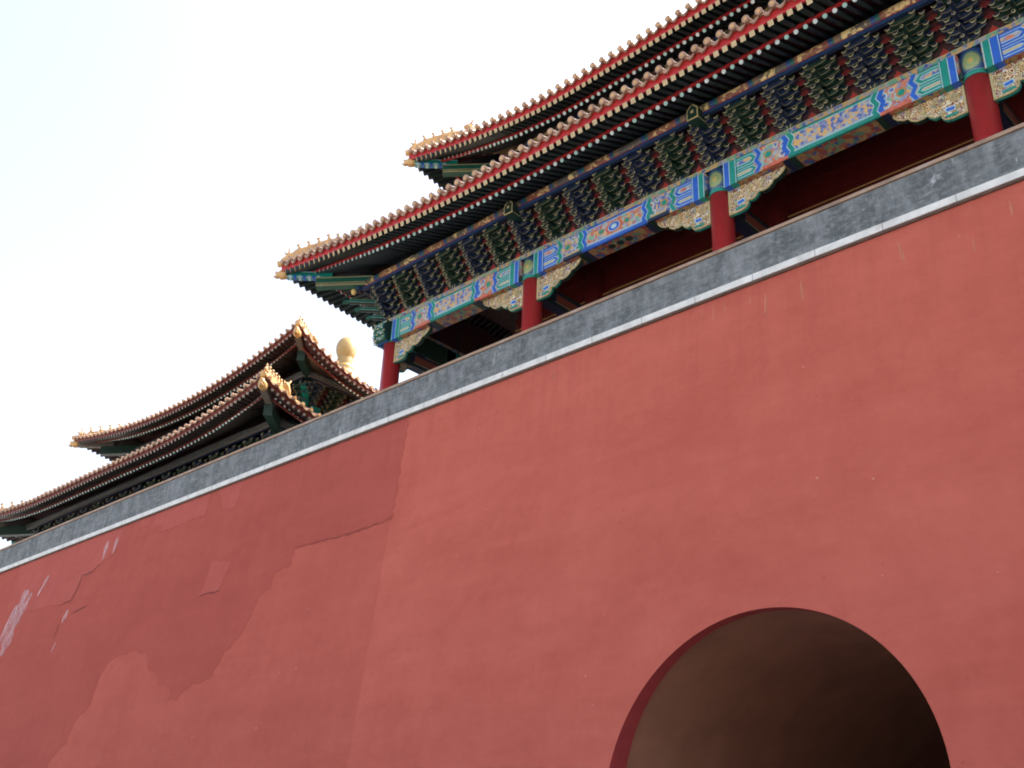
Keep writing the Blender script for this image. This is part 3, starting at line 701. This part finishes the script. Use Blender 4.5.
# ------------------------------------------------------------------ painted beams, braces, columns (local frame: x along, -y outward)
def dec(mb, pts, lay, m): mb.prism([(x, -.004*lay-.001, z) for x, z in pts], (0, .004, 0), m)
def zig(x, w_, amp, z0, z1, n, flip):
    s = -1 if flip else 1; pts = []
    for i in range(n+1): pts.append((x+s*(amp if i % 2 else 0), z0+(z1-z0)*i/n))
    return pts+[(px+s*w_, pz) for px, pz in reversed(pts)]
def beam_obj(L, scheme, parent, origin, rot):
    H, S, T = .72, .15, .55; mb = MB()
    c1, c2 = ('teal', 'blue') if scheme == 0 else ('blue', 'teal')
    f1 = 'floral_red' if scheme == 0 else 'floral_blue'; f2 = 'floral_blue' if scheme == 0 else 'floral_red'
    mb.bx(.27, L-.27, 0, T, 0, H, f1, {4: 'floral_dark', 3: 'deep_green'})
    mb.bx(-.0, L-.0, -.012, T-.05, H+.003, H+S, 'floral_strip', {4: 'deep_blue'})
    mb.bx(0, L, -.016, -.012, H+S-.016, H+S-.004, 'gold_line')
    short = L < 4
    pw = L*.33 if not short else L*.30
    x0 = (L-pw)/2 if not short else L*.38
    if not short: x0 = 2.15; pw = L-4.3
    for flip in (False, True):
        X = (lambda v: L-v) if flip else (lambda v: v)
        def q(a, b, z0, z1, lay, m): dec(mb, [(X(a), z0), (X(b), z0), (X(b), z1), (X(a), z1)], lay, m)
        sx = .30
        # collar: two upright bands wrapping under the beam
        mb.bx(min(X(sx), X(sx+.17)), max(X(sx), X(sx+.17)), -.035, T, -.03, H-.003, c2); mb.bx(min(X(sx+.18), X(sx+.36)), max(X(sx+.18), X(sx+.36)), -.03, T, -.025, H-.003, c1)
        for a in (sx-.0, sx+.16, sx+.345): mb.bx(min(X(a), X(a+.018)), max(X(a), X(a+.018)), -.041, -.03, -.03, H-.01, 'pale_line')
        b0, b1 = sx+.36, sx+.86
        if short: b1 = b0+.3
        q(b0, b1, 0, H-.005, 1, 'pale_line'); q(b0, b1, .0, H-.01, 2, c1)
        for z0, z1, core in ((.05, .30, 'gold_line'), (.36, .66, f2)):
            zc = (z0+z1)/2
            dec(mb, [(X(b0+.03), z0), (X(b1-.02), z0), (X(b1+.11), zc), (X(b1-.02), z1), (X(b0+.03), z1)], 3, 'pale_line')
            dec(mb, [(X(b0+.03), z0+.02), (X(b1-.03), z0+.02), (X(b1+.08), zc), (X(b1-.03), z1-.02), (X(b0+.03), z1-.02)], 4, c1)
            dec(mb, [(X(b0+.03), z0+.075), (X(b1-.09), z0+.075), (X(b1-.01), zc), (X(b1-.09), z1-.075), (X(b0+.03), z1-.075)], 5, 'pale_line')
            dec(mb, [(X(b0+.03), z0+.095), (X(b1-.10), z0+.095), (X(b1-.035), zc), (X(b1-.10), z1-.095), (X(b0+.03), z1-.095)], 6, core)
        dec(mb, zig(X(b1+.02), .15, .10, 0, H-.01, 4, flip), 1, 'pale_line'); dec(mb, zig(X(b1+.035), .11, .10, 0, H-.01, 4, flip), 7, c2)
        z0x = b1+.27
        # lower moulding of the patterned field
        mb.bx(min(X(z0x), X(x0-.02)), max(X(z0x), X(x0-.02)), -.028, .05, -.006, .085, 'salmon' if scheme == 0 else 'deep_blue')
        if scheme: mb.bx(min(X(z0x+.1), X(x0-.12)), max(X(z0x+.1), X(x0-.12)), -.034, .0, .09, .15, 'gold_line')
        # jewel and curls in the field
        if not short:
            cx, cz = z0x+.16, .40
            for rx, rz, lay, mm in ((.13, .13, 1, 'ochre'), (.085, .085, 2, 'teal')): dec(mb, [(X(cx)+rx*math.cos(a*math.pi/6), cz+rz*math.sin(a*math.pi/6)) for a in range(12)], lay, mm)
            for ux, uz, ur in ((.62, .5, .13), (.55, .24, .12), (.85, .4, .1), (.38, .58, .08)):
                for k_, (rr_, mm) in enumerate(((1, 'pale_line'), (.72, f2), (.4, c2))):
                    dec(mb, [(X(z0x+ux)+ur*rr_*math.cos(a*math.pi/5), uz+ur*rr_*math.sin(a*math.pi/5)) for a in range(10)], 1+k_, mm)
        # zigzag pair at the end of the central panel
        dec(mb, zig(X(x0-.20), .17, .09, 0, H-.005, 4, flip), 3, 'pale_line'); dec(mb, zig(X(x0-.185), .13, .09, 0, H-.005, 4, flip), 4, c2)
        dec(mb, zig(X(x0-.04), .16, .09, 0, H-.005, 4, flip), 5, 'pale_line'); dec(mb, zig(X(x0-.025), .12, .09, 0, H-.005, 4, flip), 6, c1)
        for k_, cc in ((0, c2), (1, c1)): mb.bx(min(X(x0-.2+.17*k_), X(x0-.04+.17*k_)), max(X(x0-.2+.17*k_), X(x0-.04+.17*k_)), .0, T-.02, -.012, .0, 'deep_blue' if cc == 'blue' else 'deep_green')
    # central panel
    a, e = x0+.10, L-x0-.10
    dec(mb, [(a, .0), (e, 0), (e, H-.005), (a, H-.005)], 1, c1); dec(mb, [(a+.02, .15), (e-.02, .15), (e-.02, H-.065), (a+.02, H-.065)], 2, 'pale_line'); dec(mb, [(a+.03, .172), (e-.03, .172), (e-.03, H-.085), (a+.03, H-.085)], 3, f2)
    mb.tube([(a-.08, -.0, .045), (e+.08, -.0, .045)], .062, 10, c1); mb.bx(a, e, -.016, -.0, .112, .13, 'pale_line')
    if scheme and not short:
        cx = L/2
        for rx, rz, lay, mm in ((.30, .20, 4, 'salmon'), (.21, .155, 5, 'pale_line'), (.185, .135, 6, 'blue'), (.10, .075, 7, 'pale_line')): dec(mb, [(cx+rx*math.cos(k*math.pi/10), .39+rz*math.sin(k*math.pi/10)) for k in range(20)], lay, mm)
        for s in (-1, 1):
            for rr, lay, mm in ((.12, 4, 'ochre'), (.08, 5, 'teal')): dec(mb, [(cx+s*.45+rr*math.cos(k*math.pi/6), .39+rr*.8*math.sin(k*math.pi/6)) for k in range(12)], lay, mm)
        for s in (-1, 0, 1): mb.lathe((cx+s*.3, T/2, -.012), [(.11, 0), (.11, .012)], 10, 'deep_green', False)
    return mb.build('painted_beam', parent, origin, rot, local=True)
def brace_mesh(sgn, ln=1.62):
    k = ln/1.62
    o = [(0, 0), (1.62, 0), (1.64, -.06), (1.56, -.16), (1.42, -.25), (1.30, -.26), (1.26, -.34), (1.13, -.43), (.98, -.44), (.87, -.41), (.82, -.48), (.72, -.56), (.60, -.55), (.55, -.53), (.56, -.63), (.50, -.72), (.38, -.76), (0, -.76)]
    mb = MB(); pts = [(sgn*x*k, -.075, z) for x, z in o]; mb.prism(pts, (0, .15, 0), 'carved_scroll', 'deep_green')
    for a, b in zip(o[1:], o[2:]): mb.tube([(sgn*a[0]*k, -.08, a[1]+.012), (sgn*b[0]*k, -.08, b[1]+.012)], .024, 6, 'gold_line')
    for a, b in zip(o[9:], o[10:]): mb.tube([(sgn*a[0]*k, -.02, a[1]-.0), (sgn*b[0]*k, -.02, b[1]-.0)], .026, 6, 'teal')
    mb.bx(min(0, sgn*.05), max(0, sgn*.05), -.088, .08, -.76, -.01, 'gold_line')
    def rj(cx, cz, w_, h_, ang, m, d):
        ca, sa = math.cos(ang), math.sin(ang); mb.prism([(sgn*(cx+ca*x-sa*z)*k, -.075-d, cz+sa*x+ca*z) for x, z in ((-w_, -h_*.6), (w_, -h_*.6), (w_*1.1, 0), (w_, h_), (-w_, h_), (-w_*1.1, 0))], (0, .02, 0), m)
    rj(.36, -.50, .11, .075, .1, 'pale_line', .015); rj(.36, -.50, .085, .05, .1, 'blue', .02); rj(.34, -.66, .13, .04, .05, 'teal', .015)
    for cx, cz, rr in ((.2, -.25, .13), (.62, -.2, .13), (1.0, -.17, .1), (.95, -.3, .06), (.2, -.52, .07), (1.3, -.13, .07)):
        N = 16; P_ = [(sgn*(cx+rr*(1-i/N*.8)*math.cos(i*.62))*k, -.082, cz+rr*(1-i/N*.8)*math.sin(i*.62)) for i in range(N)]
        mb.tube(P_, .016, 5, 'gold_line')
    ob = mb.build('carved_brace', None, (0, 0, 0), local=True); me = ob.data; bpy.data.objects.remove(ob); return me
BRACE = {(1, 1.62): brace_mesh(1), (-1, 1.62): brace_mesh(-1), (1, 1.0): brace_mesh(1, 1.0), (-1, 1.0): brace_mesh(-1, 1.0)}
def fill_boards(L, parent, origin, rot, n):
    """red boards and long ties between the bracket sets of one bay; local x along, -y outward, z from bracket base"""
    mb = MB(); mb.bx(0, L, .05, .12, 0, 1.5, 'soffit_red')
    st = L/n
    for i in range(n):
        x = st*(i+.5)
        fl = [(-.26, 0), (.26, 0), (.20, .07), (.13, .09), (.12, .15), (.05, .19), (0, .27), (-.05, .19), (-.12, .15), (-.13, .09), (-.20, .07)]
        mb.prism([(x+a*.95, .045, .06+b*1.12) for a, b in fl], (0, .004, 0), 'deep_green'); mb.prism([(x+a*.75, .036, .06+b*.98) for a, b in fl], (0, .008, 0), 'flame_red')
    for k in range(NJ-1):
        y = -BS*k; z = .09+BZ*(k+2)-.02
        mb.bx(0, L, y-.04, y+.04, z, z+.11, 'deep_blue' if k % 2 else 'deep_green'); mb.bx(0, L, y-.045, y-.04, z+.004, z+.016, 'gold_ink')
        mb.prism([(0, y+.035, z+.112), (0, y-BS+.045, z+BZ-.03), (0, y-BS+.045, z+BZ-.02), (0, y+.035, z+.125)], (L, 0, 0), 'soffit_red')
        for i in range(n):
            x = st*(i+.5); mb.prism([(x-.15, y-.050, z+.05), (x, y-.050, z-.06), (x+.15, y-.050, z+.05), (x, y-.050, z+.14)], (0, .007, 0), 'dim_red')
    return mb.build('bracket_board', parent, origin, rot, local=True)

# ------------------------------------------------------------------ main gate hall
CX = [-25.32, -19.05, -12.49, -5.82, .85, 7.5, 14.2]; YC = 20.3; ZB, ZC = 13.75, 18.70
hall = thing('gate_hall', 'double-eaved hall with red columns and painted beams standing on the red wall above the arch', 'hall', (-5.6, 27, ZB))
COLR = .30
def column(x, y, rot=0):
    mb = MB(); mb.lathe((x, y, 0), [(.42, ZB), (.42, ZB+.12), (COLR+.01, ZB+.2), (COLR, ZB+.3), (COLR, ZC)], 28, 'column_red'); c = mb.build('column', hall, (x, y, ZB))
    return c
def column_head(x, y, c, med=True):
    mb = MB(); o = V((x, y-.31, ZC+.40))
    mb.lathe((x, y, 0), [(COLR+.005, ZC), (COLR+.005, ZC+.715)], 28, 'medallion'); mb.lathe((x, y, 0), [(COLR+.02, ZC-.012), (COLR+.03, ZC+.05), (COLR+.02, ZC+.10)], 28, 'teal'); mb.lathe((x, y, 0), [(COLR+.012, ZC+.10), (COLR+.012, ZC+.118)], 28, 'pale_line')
    # little cloud-shaped tip hanging below the medallion on the left
    mb.prism([(x-.31, y-.30, ZC+.0), (x-.2, y-.33, ZC+.0), (x-.2, y-.33, ZC+.14), (x-.25, y-.32, ZC+.2), (x-.31, y-.30, ZC+.14)], (0, .05, 0), 'deep_green')
    mb.build('column_head', c, o)
    for s in (-1, 1): place('carved_brace', BRACE[(s, 1.62)], hall, (x+s*(COLR-.02), y-.05, ZC-.012))
cols = []
for i, x in enumerate(CX):
    c = column(x, YC); cols.append(c)
    if i: column_head(x, YC, c)
# corner column: head wrapped by the crossing beam ends
mb = MB(); x = CX[0]
mb.lathe((x, YC, 0), [(COLR+.02, ZC-.012), (COLR+.03, ZC+.05), (COLR+.02, ZC+.10), (COLR+.012, ZC+.71)], 28, 'teal'); mb.build('column_head', cols[0], (x, YC, ZC))
place('carved_brace', BRACE[(1, 1.62)], hall, (x+COLR-.02, YC-.05, ZC-.012))
for ang in (0, -math.pi/2):
    mb = MB()                                                    # stepped, scaled beam end projecting past the corner column
    o = [(-.28, 0), (-.44, .0), (-.52, .05), (-.50, .15), (-.58, .21), (-.56, .32), (-.63, .38), (-.61, .52), (-.52, .60), (-.48, .72), (-.28, .72)]
    sg = 1 if ang == 0 else -1
    mb.prism([(sg*a, -.03, z) for a, z in o], (0, .5, 0), 'deep_green', 'hip_green')
    mb.prism([(sg*a*.985-sg*.004, -.036, z*.97+.008) for a, z in o], (0, .008, 0), 'pale_line'); mb.prism([(sg*(a*.93-.02), -.042, z*.9+.035) for a, z in o], (0, .008, 0), 'teal')
    for r_ in range(8):
        for q_ in range(4):
            mb.ell((sg*(-.34-.075*q_-.03*(r_ % 2)), -.044, .06+.082*r_), (.042, .014, .04), ('cream_gold', 'deep_green', 'gold_line', 'pale_line')[(r_*3+q_) % 4], 7, 4)
    prof = [(0, .44), (.05, .52), (.15, .50), (.21, .58), (.32, .56), (.38, .63), (.52, .61), (.60, .52), (.72, .48)]
    for r_ in range(8):
        z_ = .05+.085*r_
        for (za, xa), (zb_, xb) in zip(prof, prof[1:]):
            if za <= z_ <= zb_: px_ = xa+(xb-xa)*(z_-za)/(zb_-za)
        for q_ in range(5):
            mb.ell((-sg*px_, .02+.095*q_+.045*(r_ % 2), z_), (.022, .042, .036), ('cream_gold', 'hip_green', 'pale_line', 'cream_gold', 'teal')[(r_*2+q_) % 5], 7, 4)
    mb.bx(min(sg*-.30, sg*-.36), max(sg*-.30, sg*-.36), -.05, .45, -.01, .72, 'blue')
    mb.build('beam_end', hall, (x, YC-.30, ZC) if ang == 0 else (x-.30, YC, ZC), ang, local=True)
# front beams, boards, brackets
NB = 6; ZBR = ZC+.72+.15+.006; YB = YC-.19
for i in range(len(CX)-1):
    L = CX[i+1]-CX[i]
    beam_obj(L, i % 2, hall, (CX[i], YC-.30, ZC), 0)
    fill_boards(L, hall, (CX[i], YB, ZBR), 0, NB)
    for k in range(NB+1):
        if k == NB and i < len(CX)-2: continue
        place('bracket_set', BR[(k+i*NB) % 2], hall, (CX[i]+L*k/NB, YB, ZBR))
# left gallery side
SY = [YC, 23.2, 28.6, 34.0]; XS = CX[0]
for i in range(3):
    L = SY[i+1]-SY[i]; c = column(XS, SY[i+1]); mb = MB(); mb.lathe((XS, SY[i+1], 0), [(COLR+.02, ZC-.012), (COLR+.01, ZC+.71)], 20, 'teal'); mb.build('column_head', c, (XS, SY[i+1], ZC))
    beam_obj(L, 1-i % 2, hall, (XS-.30, SY[i+1], ZC), -math.pi/2)
    n = 3 if i == 0 else 5
    fill_boards(L, hall, (XS-.11+.0, SY[i+1], ZBR), -math.pi/2, n)
    for k in range(n): place('bracket_set', BR[(k+1) % 2], hall, (XS-.11, SY[i]+L*(k+1)/n, ZBR), -math.pi/2)
    ln = 1.0 if i == 0 else 1.62
    place('carved_brace', BRACE[(1, ln)], hall, (XS, SY[i+1]-COLR+.02, ZC-.012), -math.pi/2); place('carved_brace', BRACE[(-1, ln)], hall, (XS, SY[i]+COLR-.02, ZC-.012), -math.pi/2)
place('bracket_set', BR[1], hall, (XS-.11, YC-.19, ZBR), -math.pi/2)
# corner set: three stacked diagonal arms
dgn = V((-1, -1, 0)).normalized(); xx = V((dgn.y, -dgn.x, 0))
for k in range(3):
    mb = MB(); a = V((XS+.2, YC+.2, ZBR+.16+BZ*1.35*k)); e = a+dgn*(1.05+.42*k)
    mb.box((a+e)/2, dgn*(e-a).length/2, xx*.10, V((0, 0, .05)), 'hip_green')
    mb.prism([e+xx*.085+V((0, 0, -.06)), e-xx*.085+V((0, 0, -.06)), e-xx*.05+dgn*.22+V((0, 0, -.10)), e+xx*.05+dgn*.22+V((0, 0, -.10))], (0, 0, .085), 'hip_green')
    for s in (-1, 1): mb.box((a+e)/2+xx*s*.089+V((0, 0, -.045)), dgn*(e-a).length/2, xx*.004, V((0, 0, .012)), 'pale_line'); mb.box((a+e)/2+xx*s*.089+V((0, 0, .05)), dgn*(e-a).length/2, xx*.004, V((0, 0, .01)), 'gold_line')
    mb.box((a+e)/2+V((0, 0, -.063)), dgn*(e-a).length/2, xx*.06, V((0, 0, .003)), 'deep_green')
    mb.build('corner_bracket_arm', hall, a)
mb = MB(); a = V((XS, YC, 0))+dgn*1.5; mb.lathe((a.x, a.y, 0), [(.05, ZBR+1.0), (.08, ZBR+1.06), (.10, ZBR+1.13), (.06, ZBR+1.2), (.08, ZBR+1.26), (.05, ZBR+1.36)], 10, 'gold'); mb.build('corner_vase', hall, (a.x, a.y, ZBR+.9))
# purlins along the front and the left side
YP = YB-BS*NJ-.06
def purlin(x0, x1, origin, rot, n):
    mb = MB(); L = x1-x0
    mb.bx(0, L, -.06, .06, ZBR+BTOP, ZBR+BTOP+.12, 'mid_blue', {4: 'deep_blue'}); mb.bx(0, L, -.066, -.06, ZBR+BTOP+.105, ZBR+BTOP+.117, 'board_red')
    mb.tube([(0, 0, ZBR+BTOP+.245), (L, 0, ZBR+BTOP+.245)], .125, 14, 'purlin_paint', mc='deep_blue'); mb.build('painted_purlin', hall, origin, rot, local=True)
XP = XS-.11-BS*NJ-.06
purlin(XP-.2, 14.2, (XP-.2, YP, 0), 0, 0); purlin(0, 34+.2-YP, (XP, 34, 0), -math.pi/2, 0)
ZPU = ZBR+BTOP+.245+.125
# beam heads over the column axes (pentagonal, gold rimmed)
for i, x in enumerate(CX):
    if not i: continue
    mb = MB(); o = [(-.17, 0), (.17, 0), (.17, .34), (.0, .52), (-.17, .34)]
    z = ZBR+.92; y1 = YP-.30
    mb.prism([(x+a, y1, z+b) for a, b in o], (0, 1.0, 0), 'deep_green'); mb.prism([(x+a, y1-.004, z+b) for a, b in o], (0, .008, 0), 'gold_line'); mb.prism([(x+a*.82, y1-.009, z+.045+b*.8) for a, b in o], (0, .01, 0), 'deep_green'); mb.bx(x-.045, x+.045, y1-.014, y1, z+.2, z+.29, 'gold_line')
    for a in (-.172, .172): mb.bx(x+a-.003, x+a+.003, y1, y1+.5, z+.01, z+.03, 'gold_line')
    mb.build('beam_head', hall, (x, y1, z))
# inner wall, gilded mouldings, tie beams
YI, XI = 23.2, -22.4
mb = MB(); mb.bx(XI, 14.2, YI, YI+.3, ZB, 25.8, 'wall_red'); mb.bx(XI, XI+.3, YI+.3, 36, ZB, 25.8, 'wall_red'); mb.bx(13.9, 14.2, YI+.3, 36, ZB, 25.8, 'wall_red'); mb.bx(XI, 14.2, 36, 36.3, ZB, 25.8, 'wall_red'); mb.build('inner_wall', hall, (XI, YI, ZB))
mb = MB()
for z0, z1, d, mt in ((18.95, 19.40, .12, 'wall_red'), (19.44, 19.475, .07, 'gold'), (19.62, 19.9, .05, 'wall_red'), (20.3, 20.75, .10, 'wall_red'), (18.4, 18.44, .06, 'gold'), (21.2, 21.23, .05, 'wall_red')):
    mb.bx(XI, 14.2, YI-d, YI-.0, z0, z1, mt); mb.bx(XI-d, XI, YI-d, 36, z0, z1, mt)
mb.build('wall_moulding', hall, (XI, YI, 18.4))
for i, x in enumerate(CX[:]):
    mb = MB(); mb.bx(x-.17, x+.17, YC+.25, YI, 18.22, 18.78, 'deep_green', {4: 'deep_blue'})
    for s in (-1, 1):
        mb.bx(x+s*.17-.004, x+s*.17+.004, YC+.7, YI-.5, 18.30, 18.70, 'deep_blue'); mb.bx(x+s*.17-.008, x+s*.17+.008, YC+.85, YI-.65, 18.37, 18.63, 'dim_salmon'); mb.bx(x+s*.17-.006, x+s*.17+.006, YC+.80, YI-.6, 18.34, 18.36, 'gold_line')
    mb.build('tie_beam', hall, (x, YC, 18.2))
    if i:
        mb = MB(); mb.lathe((x, YI, 0), [(.34, ZB), (.34, 25.2)], 20, 'wall_red'); mb.build('inner_column', hall, (x, YI, ZB))
# lower eave + roof
Z0 = 20.60; YE = 17.60; XE = -28.0+.22
LP = dict(tp=YP-YE, L1=.73, zp=ZPU+.065, pitch=.2503, fas=.25, zd=.02, sq=.14, r=.060, slope=.42, tin=5.2, over=.9, tile=.359, ra=.34, rb=.035, figsp=1.0, cb=1.0)
def tilt_lo(q): X = XE+q; return max(0, min(.2, .016*(X+16)))
rise_lo, fl = .62, .25
front = Side((XE, YE), (1, 0), (0, 1), 14.2+.3-XE, True, False, Z0, rise_lo, fl, 10.5, tilt_lo, 1.9)
left = Side((XE, YE), (0, 1), (1, 0), 18.0, True, False, Z0, rise_lo, fl, 8, None, 2.1)
mb = MB(); rf = Rafters()
eave(front, LP, rf, mb, 0); eave(left, LP, rf, mb, 0)
lo_e = mb.build('lower_eave', hall, (XE, YE, Z0))
mb = MB(); rp = roof(front, LP, mb, YI-YE+.05); roof(left, LP, mb, XI-XE+.05); lo_r = mb.build('lower_roof', hall, (XE, YE, Z0+.3))
lo_r['label'] = 'lower tiled roof with small beasts on its corner ridge'
hip(front, LP, rp, lo_r, 6, .34, 5.5)
# upper eave + roof
Z1 = 25.56; YU = 20.45; XU = -25.0
UP = dict(LP, tp=1.85, zp=26.35, L1=.74, pitch=.2365, zd=.04, tile=.359, tin=4.5, ra=.42, rb=.022)
def tilt_up(q): X = XU+q; return max(-.0, .030*(X+19))-.0
front2 = Side((XU, YU), (1, 0), (0, 1), 14.2+.3-XU, True, False, Z1-.18, .85, .28, 7.5, tilt_up, 1.9)
left2 = Side((XU, YU), (0, 1), (1, 0), 15, True, False, Z1-.18, .85, .28, 6.5, None, 2.0)
mb = MB(); eave(front2, UP, rf, mb, 1); eave(left2, UP, rf, mb, 1)
up_e = mb.build('upper_eave', hall, (XU, YU, Z1)); emit_rafters(rf, lo_e)
mb = MB(); rp2 = roof(front2, UP, mb, 8.2); roof(left2, UP, mb, 7.4); up_r = mb.build('upper_roof', hall, (XU, YU, Z1+.3))
hip(front2, UP, rp2, up_r, 5, .34, 7.0)
mb = MB(); mb.bx(XI+.02, 14.2, YI-.12, YI-.02, 24.6, 26.6, 'deep_blue'); mb.bx(XI-.12, XI, YI, 35, 24.6, 26.6, 'deep_blue'); mb.bx(XI, 14.2, 22.25, 22.45, 25.9, 26.3, 'purlin_paint'); mb.build('upper_frieze', hall, (XI, YI, 24.6))
mb = MB(); mb.prism([(XU+7.4, YU+8.2, 30.2), (XU+7.4, 38, 25.4), (XU+7.4, YU+8.2, 29.9)], (14.5-XU-7.4, 0, 0), 'tile_bed'); mb.bx(XU+7.2, 14.5, YU+8.0, YU+8.5, 30.2, 31.1, 'glazed_gold'); mb.build('roof_ridge', hall, (XU+7.4, YU+8.2, 30))

# ------------------------------------------------------------------ corner pavilion with gilded finial
PX, PY = -43.88, 31.98
pav = thing('corner_pavilion', 'square double-eaved corner pavilion with golden ball finial behind the left end of the parapet', 'pavilion', (PX, PY, ZB))
prf = Rafters()
def tier(y0, z0, z0r, rise, flare, Lc, Lcr, depth, tnm, ra, rb, fig, fl_len, lab, prio):
    h = PY-y0; x0, x1, y1 = PX-h, PX+h, PY+h
    Pp = dict(tp=1.85, L1=.72, zp=z0+.83, pitch=.26, fas=.15, zd=.04, sq=.095, r=.048, slope=.42, tin=4.2, over=.9, tile=.40, ra=ra, rb=rb, figsp=1.5, cb=1.2, fmat='soffit_board', rrk=.18, rk=.5, rs=.05, sag=.16, lip=.6, rm='rafter_brown', sqm='dull_square', cbm='beam_brown', cbe='beam_brown', cb2='deep_green', cbe2='deep_green')
    S = [Side((x0, y0), (1, 0), (0, 1), 2*h, True, True, z0, rise, flare, Lc), Side((x1, y0), (0, 1), (-1, 0), 2*h, True, True, z0r, rise+z0-z0r, flare, Lcr),
         Side((x0, y0), (0, 1), (1, 0), 2*h, True, True, z0, rise, flare, Lc), Side((x0, y1), (1, 0), (0, -1), 2*h, True, True, z0, rise, flare, Lc)]
    mb = MB()
    for i, sd in enumerate(S): eave(sd, Pp, prf if i < 3 else None, mb, prio)
    e = mb.build(tnm+'_eave', pav, (PX, y0, z0)); mb = MB(); rps = [roof(sd, Pp, mb, depth, i < 3) for i, sd in enumerate(S)]
    r = mb.build(tnm+'_roof', pav, (PX, y0, z0+.3))
    for st in (True, False): hip(S[0], Pp, rps[0], r, fig, .42, fl_len, start=st)
    # body, frieze, painted beam, bracket sets
    t = 2.9; zb = z0-.74
    mb = MB(); q = t+.25; mb.bx(x0+q, x1-q, y0+q, y1-q, (ZB if tnm == 'lower' else z0-3.4), z0+.9, 'wall_red'); mb.build('wall', pav, (PX, y0+q, zb))
    for k, (o, rot) in enumerate((((x0+t, y0+t, 0), 0), ((x1-t, y0+t, 0), math.pi/2))):
        L = 2*(h-t); mb = MB()
        mb.bx(0, L, -.1, .25, zb-.95, zb-.22, 'faded_frieze', {4: 'deep_blue'}); mb.bx(0, L, -.16, .25, zb-.217, zb-.005, 'faded_frieze')
        nb = 5
        for j in range(nb+1):
            xx_ = L*j/nb; mb.bx(max(0, xx_-.55), min(L, xx_+.55), -.112, -.1, zb-.94, zb-.23, 'teal'); mb.bx(max(0, xx_-.95), min(L, xx_-.6) if xx_ > .9 else 0.01, -.108, -.1, zb-.9, zb-.27, 'blue')
        mb.build('painted_beam', pav, o, rot, local=True)
        n = int(L/1.15); fill_boards(L, pav, (o[0], o[1], zb), rot, n)
        for j in range(n+1): place('bracket_set', BR[j % 2], pav, V(o)+V((math.cos(rot), math.sin(rot), 0))*L*j/n+V((0, 0, zb)), rot)
        mb = MB(); mb.bx(-.7, L+.7, -.90, -.78, zb+1.10, zb+1.2, 'beam_brown', {4: 'deep_blue'}); mb.tube([(-.7, -.84, zb+1.32), (L+.7, -.84, zb+1.32)], .13, 10, 'faded_frieze', mc='deep_blue'); mb.build('painted_purlin', pav, o, rot, local=True)
        for j in range(nb+1):
            if k == 1 and j == 0: continue
            p = V(o)+V((math.cos(rot), math.sin(rot), 0))*L*j/nb; zf = ZB if tnm == 'lower' else z0-3.4
            mb = MB(); mb.lathe((p.x, p.y, 0), [(.33, zf), (.33, zb-.95)], 14, 'column_red'); mb.lathe((p.x, p.y, 0), [(.37, zb-.95), (.37, zb-.2)], 14, 'teal'); mb.build('column', pav, (p.x, p.y, zf))
    for sx, dx in ((x1-t, 1), (x0+t, -1)):
        dg = V((dx, -1, 0)).normalized(); xx_ = V((dg.y, -dg.x, 0)); mb = MB()
        for k in range(3):
            a = V((sx, y0+t, zb+.12+.16*k)); e_ = a+dg*(.9+.4*k); mb.box((a+e_)/2, dg*(e_-a).length/2, xx_*.1, V((0, 0, .06)), 'teal'); mb.box(e_, dg*.01, xx_*.1, V((0, 0, .06)), 'deep_green')
        mb.build('corner_bracket_arm', pav, (sx, y0+t, zb))
        mb = MB(); mb.bx(min(sx, sx+dx*.75), max(sx, sx+dx*.75), y0+t-.2, y0+t+.2, zb-.95, zb-.1, 'teal'); mb.bx(sx-.2, sx+.2, y0+t-.75, y0+t-.21, zb-.95, zb-.1, 'teal')
        for s_ in range(4): mb.bx(min(sx, sx+dx*.77), max(sx, sx+dx*.77), y0+t-.15+.1*s_-.015, y0+t-.15+.1*s_+.015, zb-.96, zb-.14, 'deep_green')
        mb.build('beam_end', pav, (sx, y0+t, zb-.9))
    return e
MATB = plain('soffit_board', (.18, .035, .025), .5, .2, 6)
e_up = tier(22.6, 22.48, 22.08, .95, .2, 9.3, 5.2, 9.38, 'upper', .52, .0, 6, 9.2, '', 0)
e_lo = tier(19.37, 18.08, 17.9, .70, .2, 8.2, 5.2, 6.3, 'lower', .52, .0, 6, 6.0, '', 0)
emit_rafters(prf, e_up)
mb = MB()
mb.lathe((PX, PY, 0), [(1.05, 27.3), (1.0, 27.75), (.74, 27.9), (.80, 28.02), (.62, 28.15), (.50, 28.32), (.56, 28.42), (.56, 28.5), (.40, 28.6), (.37, 28.74), (.42, 28.8), (.36, 28.88), (.46, 28.98)]+
         [(.585*math.sin(a)*(1-.06*math.cos(a)), 29.62-.76*math.cos(a)) for a in [math.pi*(.22+.78*k/14) for k in range(14)]]+[(.03, 30.40)], 32, 'gilt')
mb.build('ball_finial', pav, (PX, PY, 27.3))
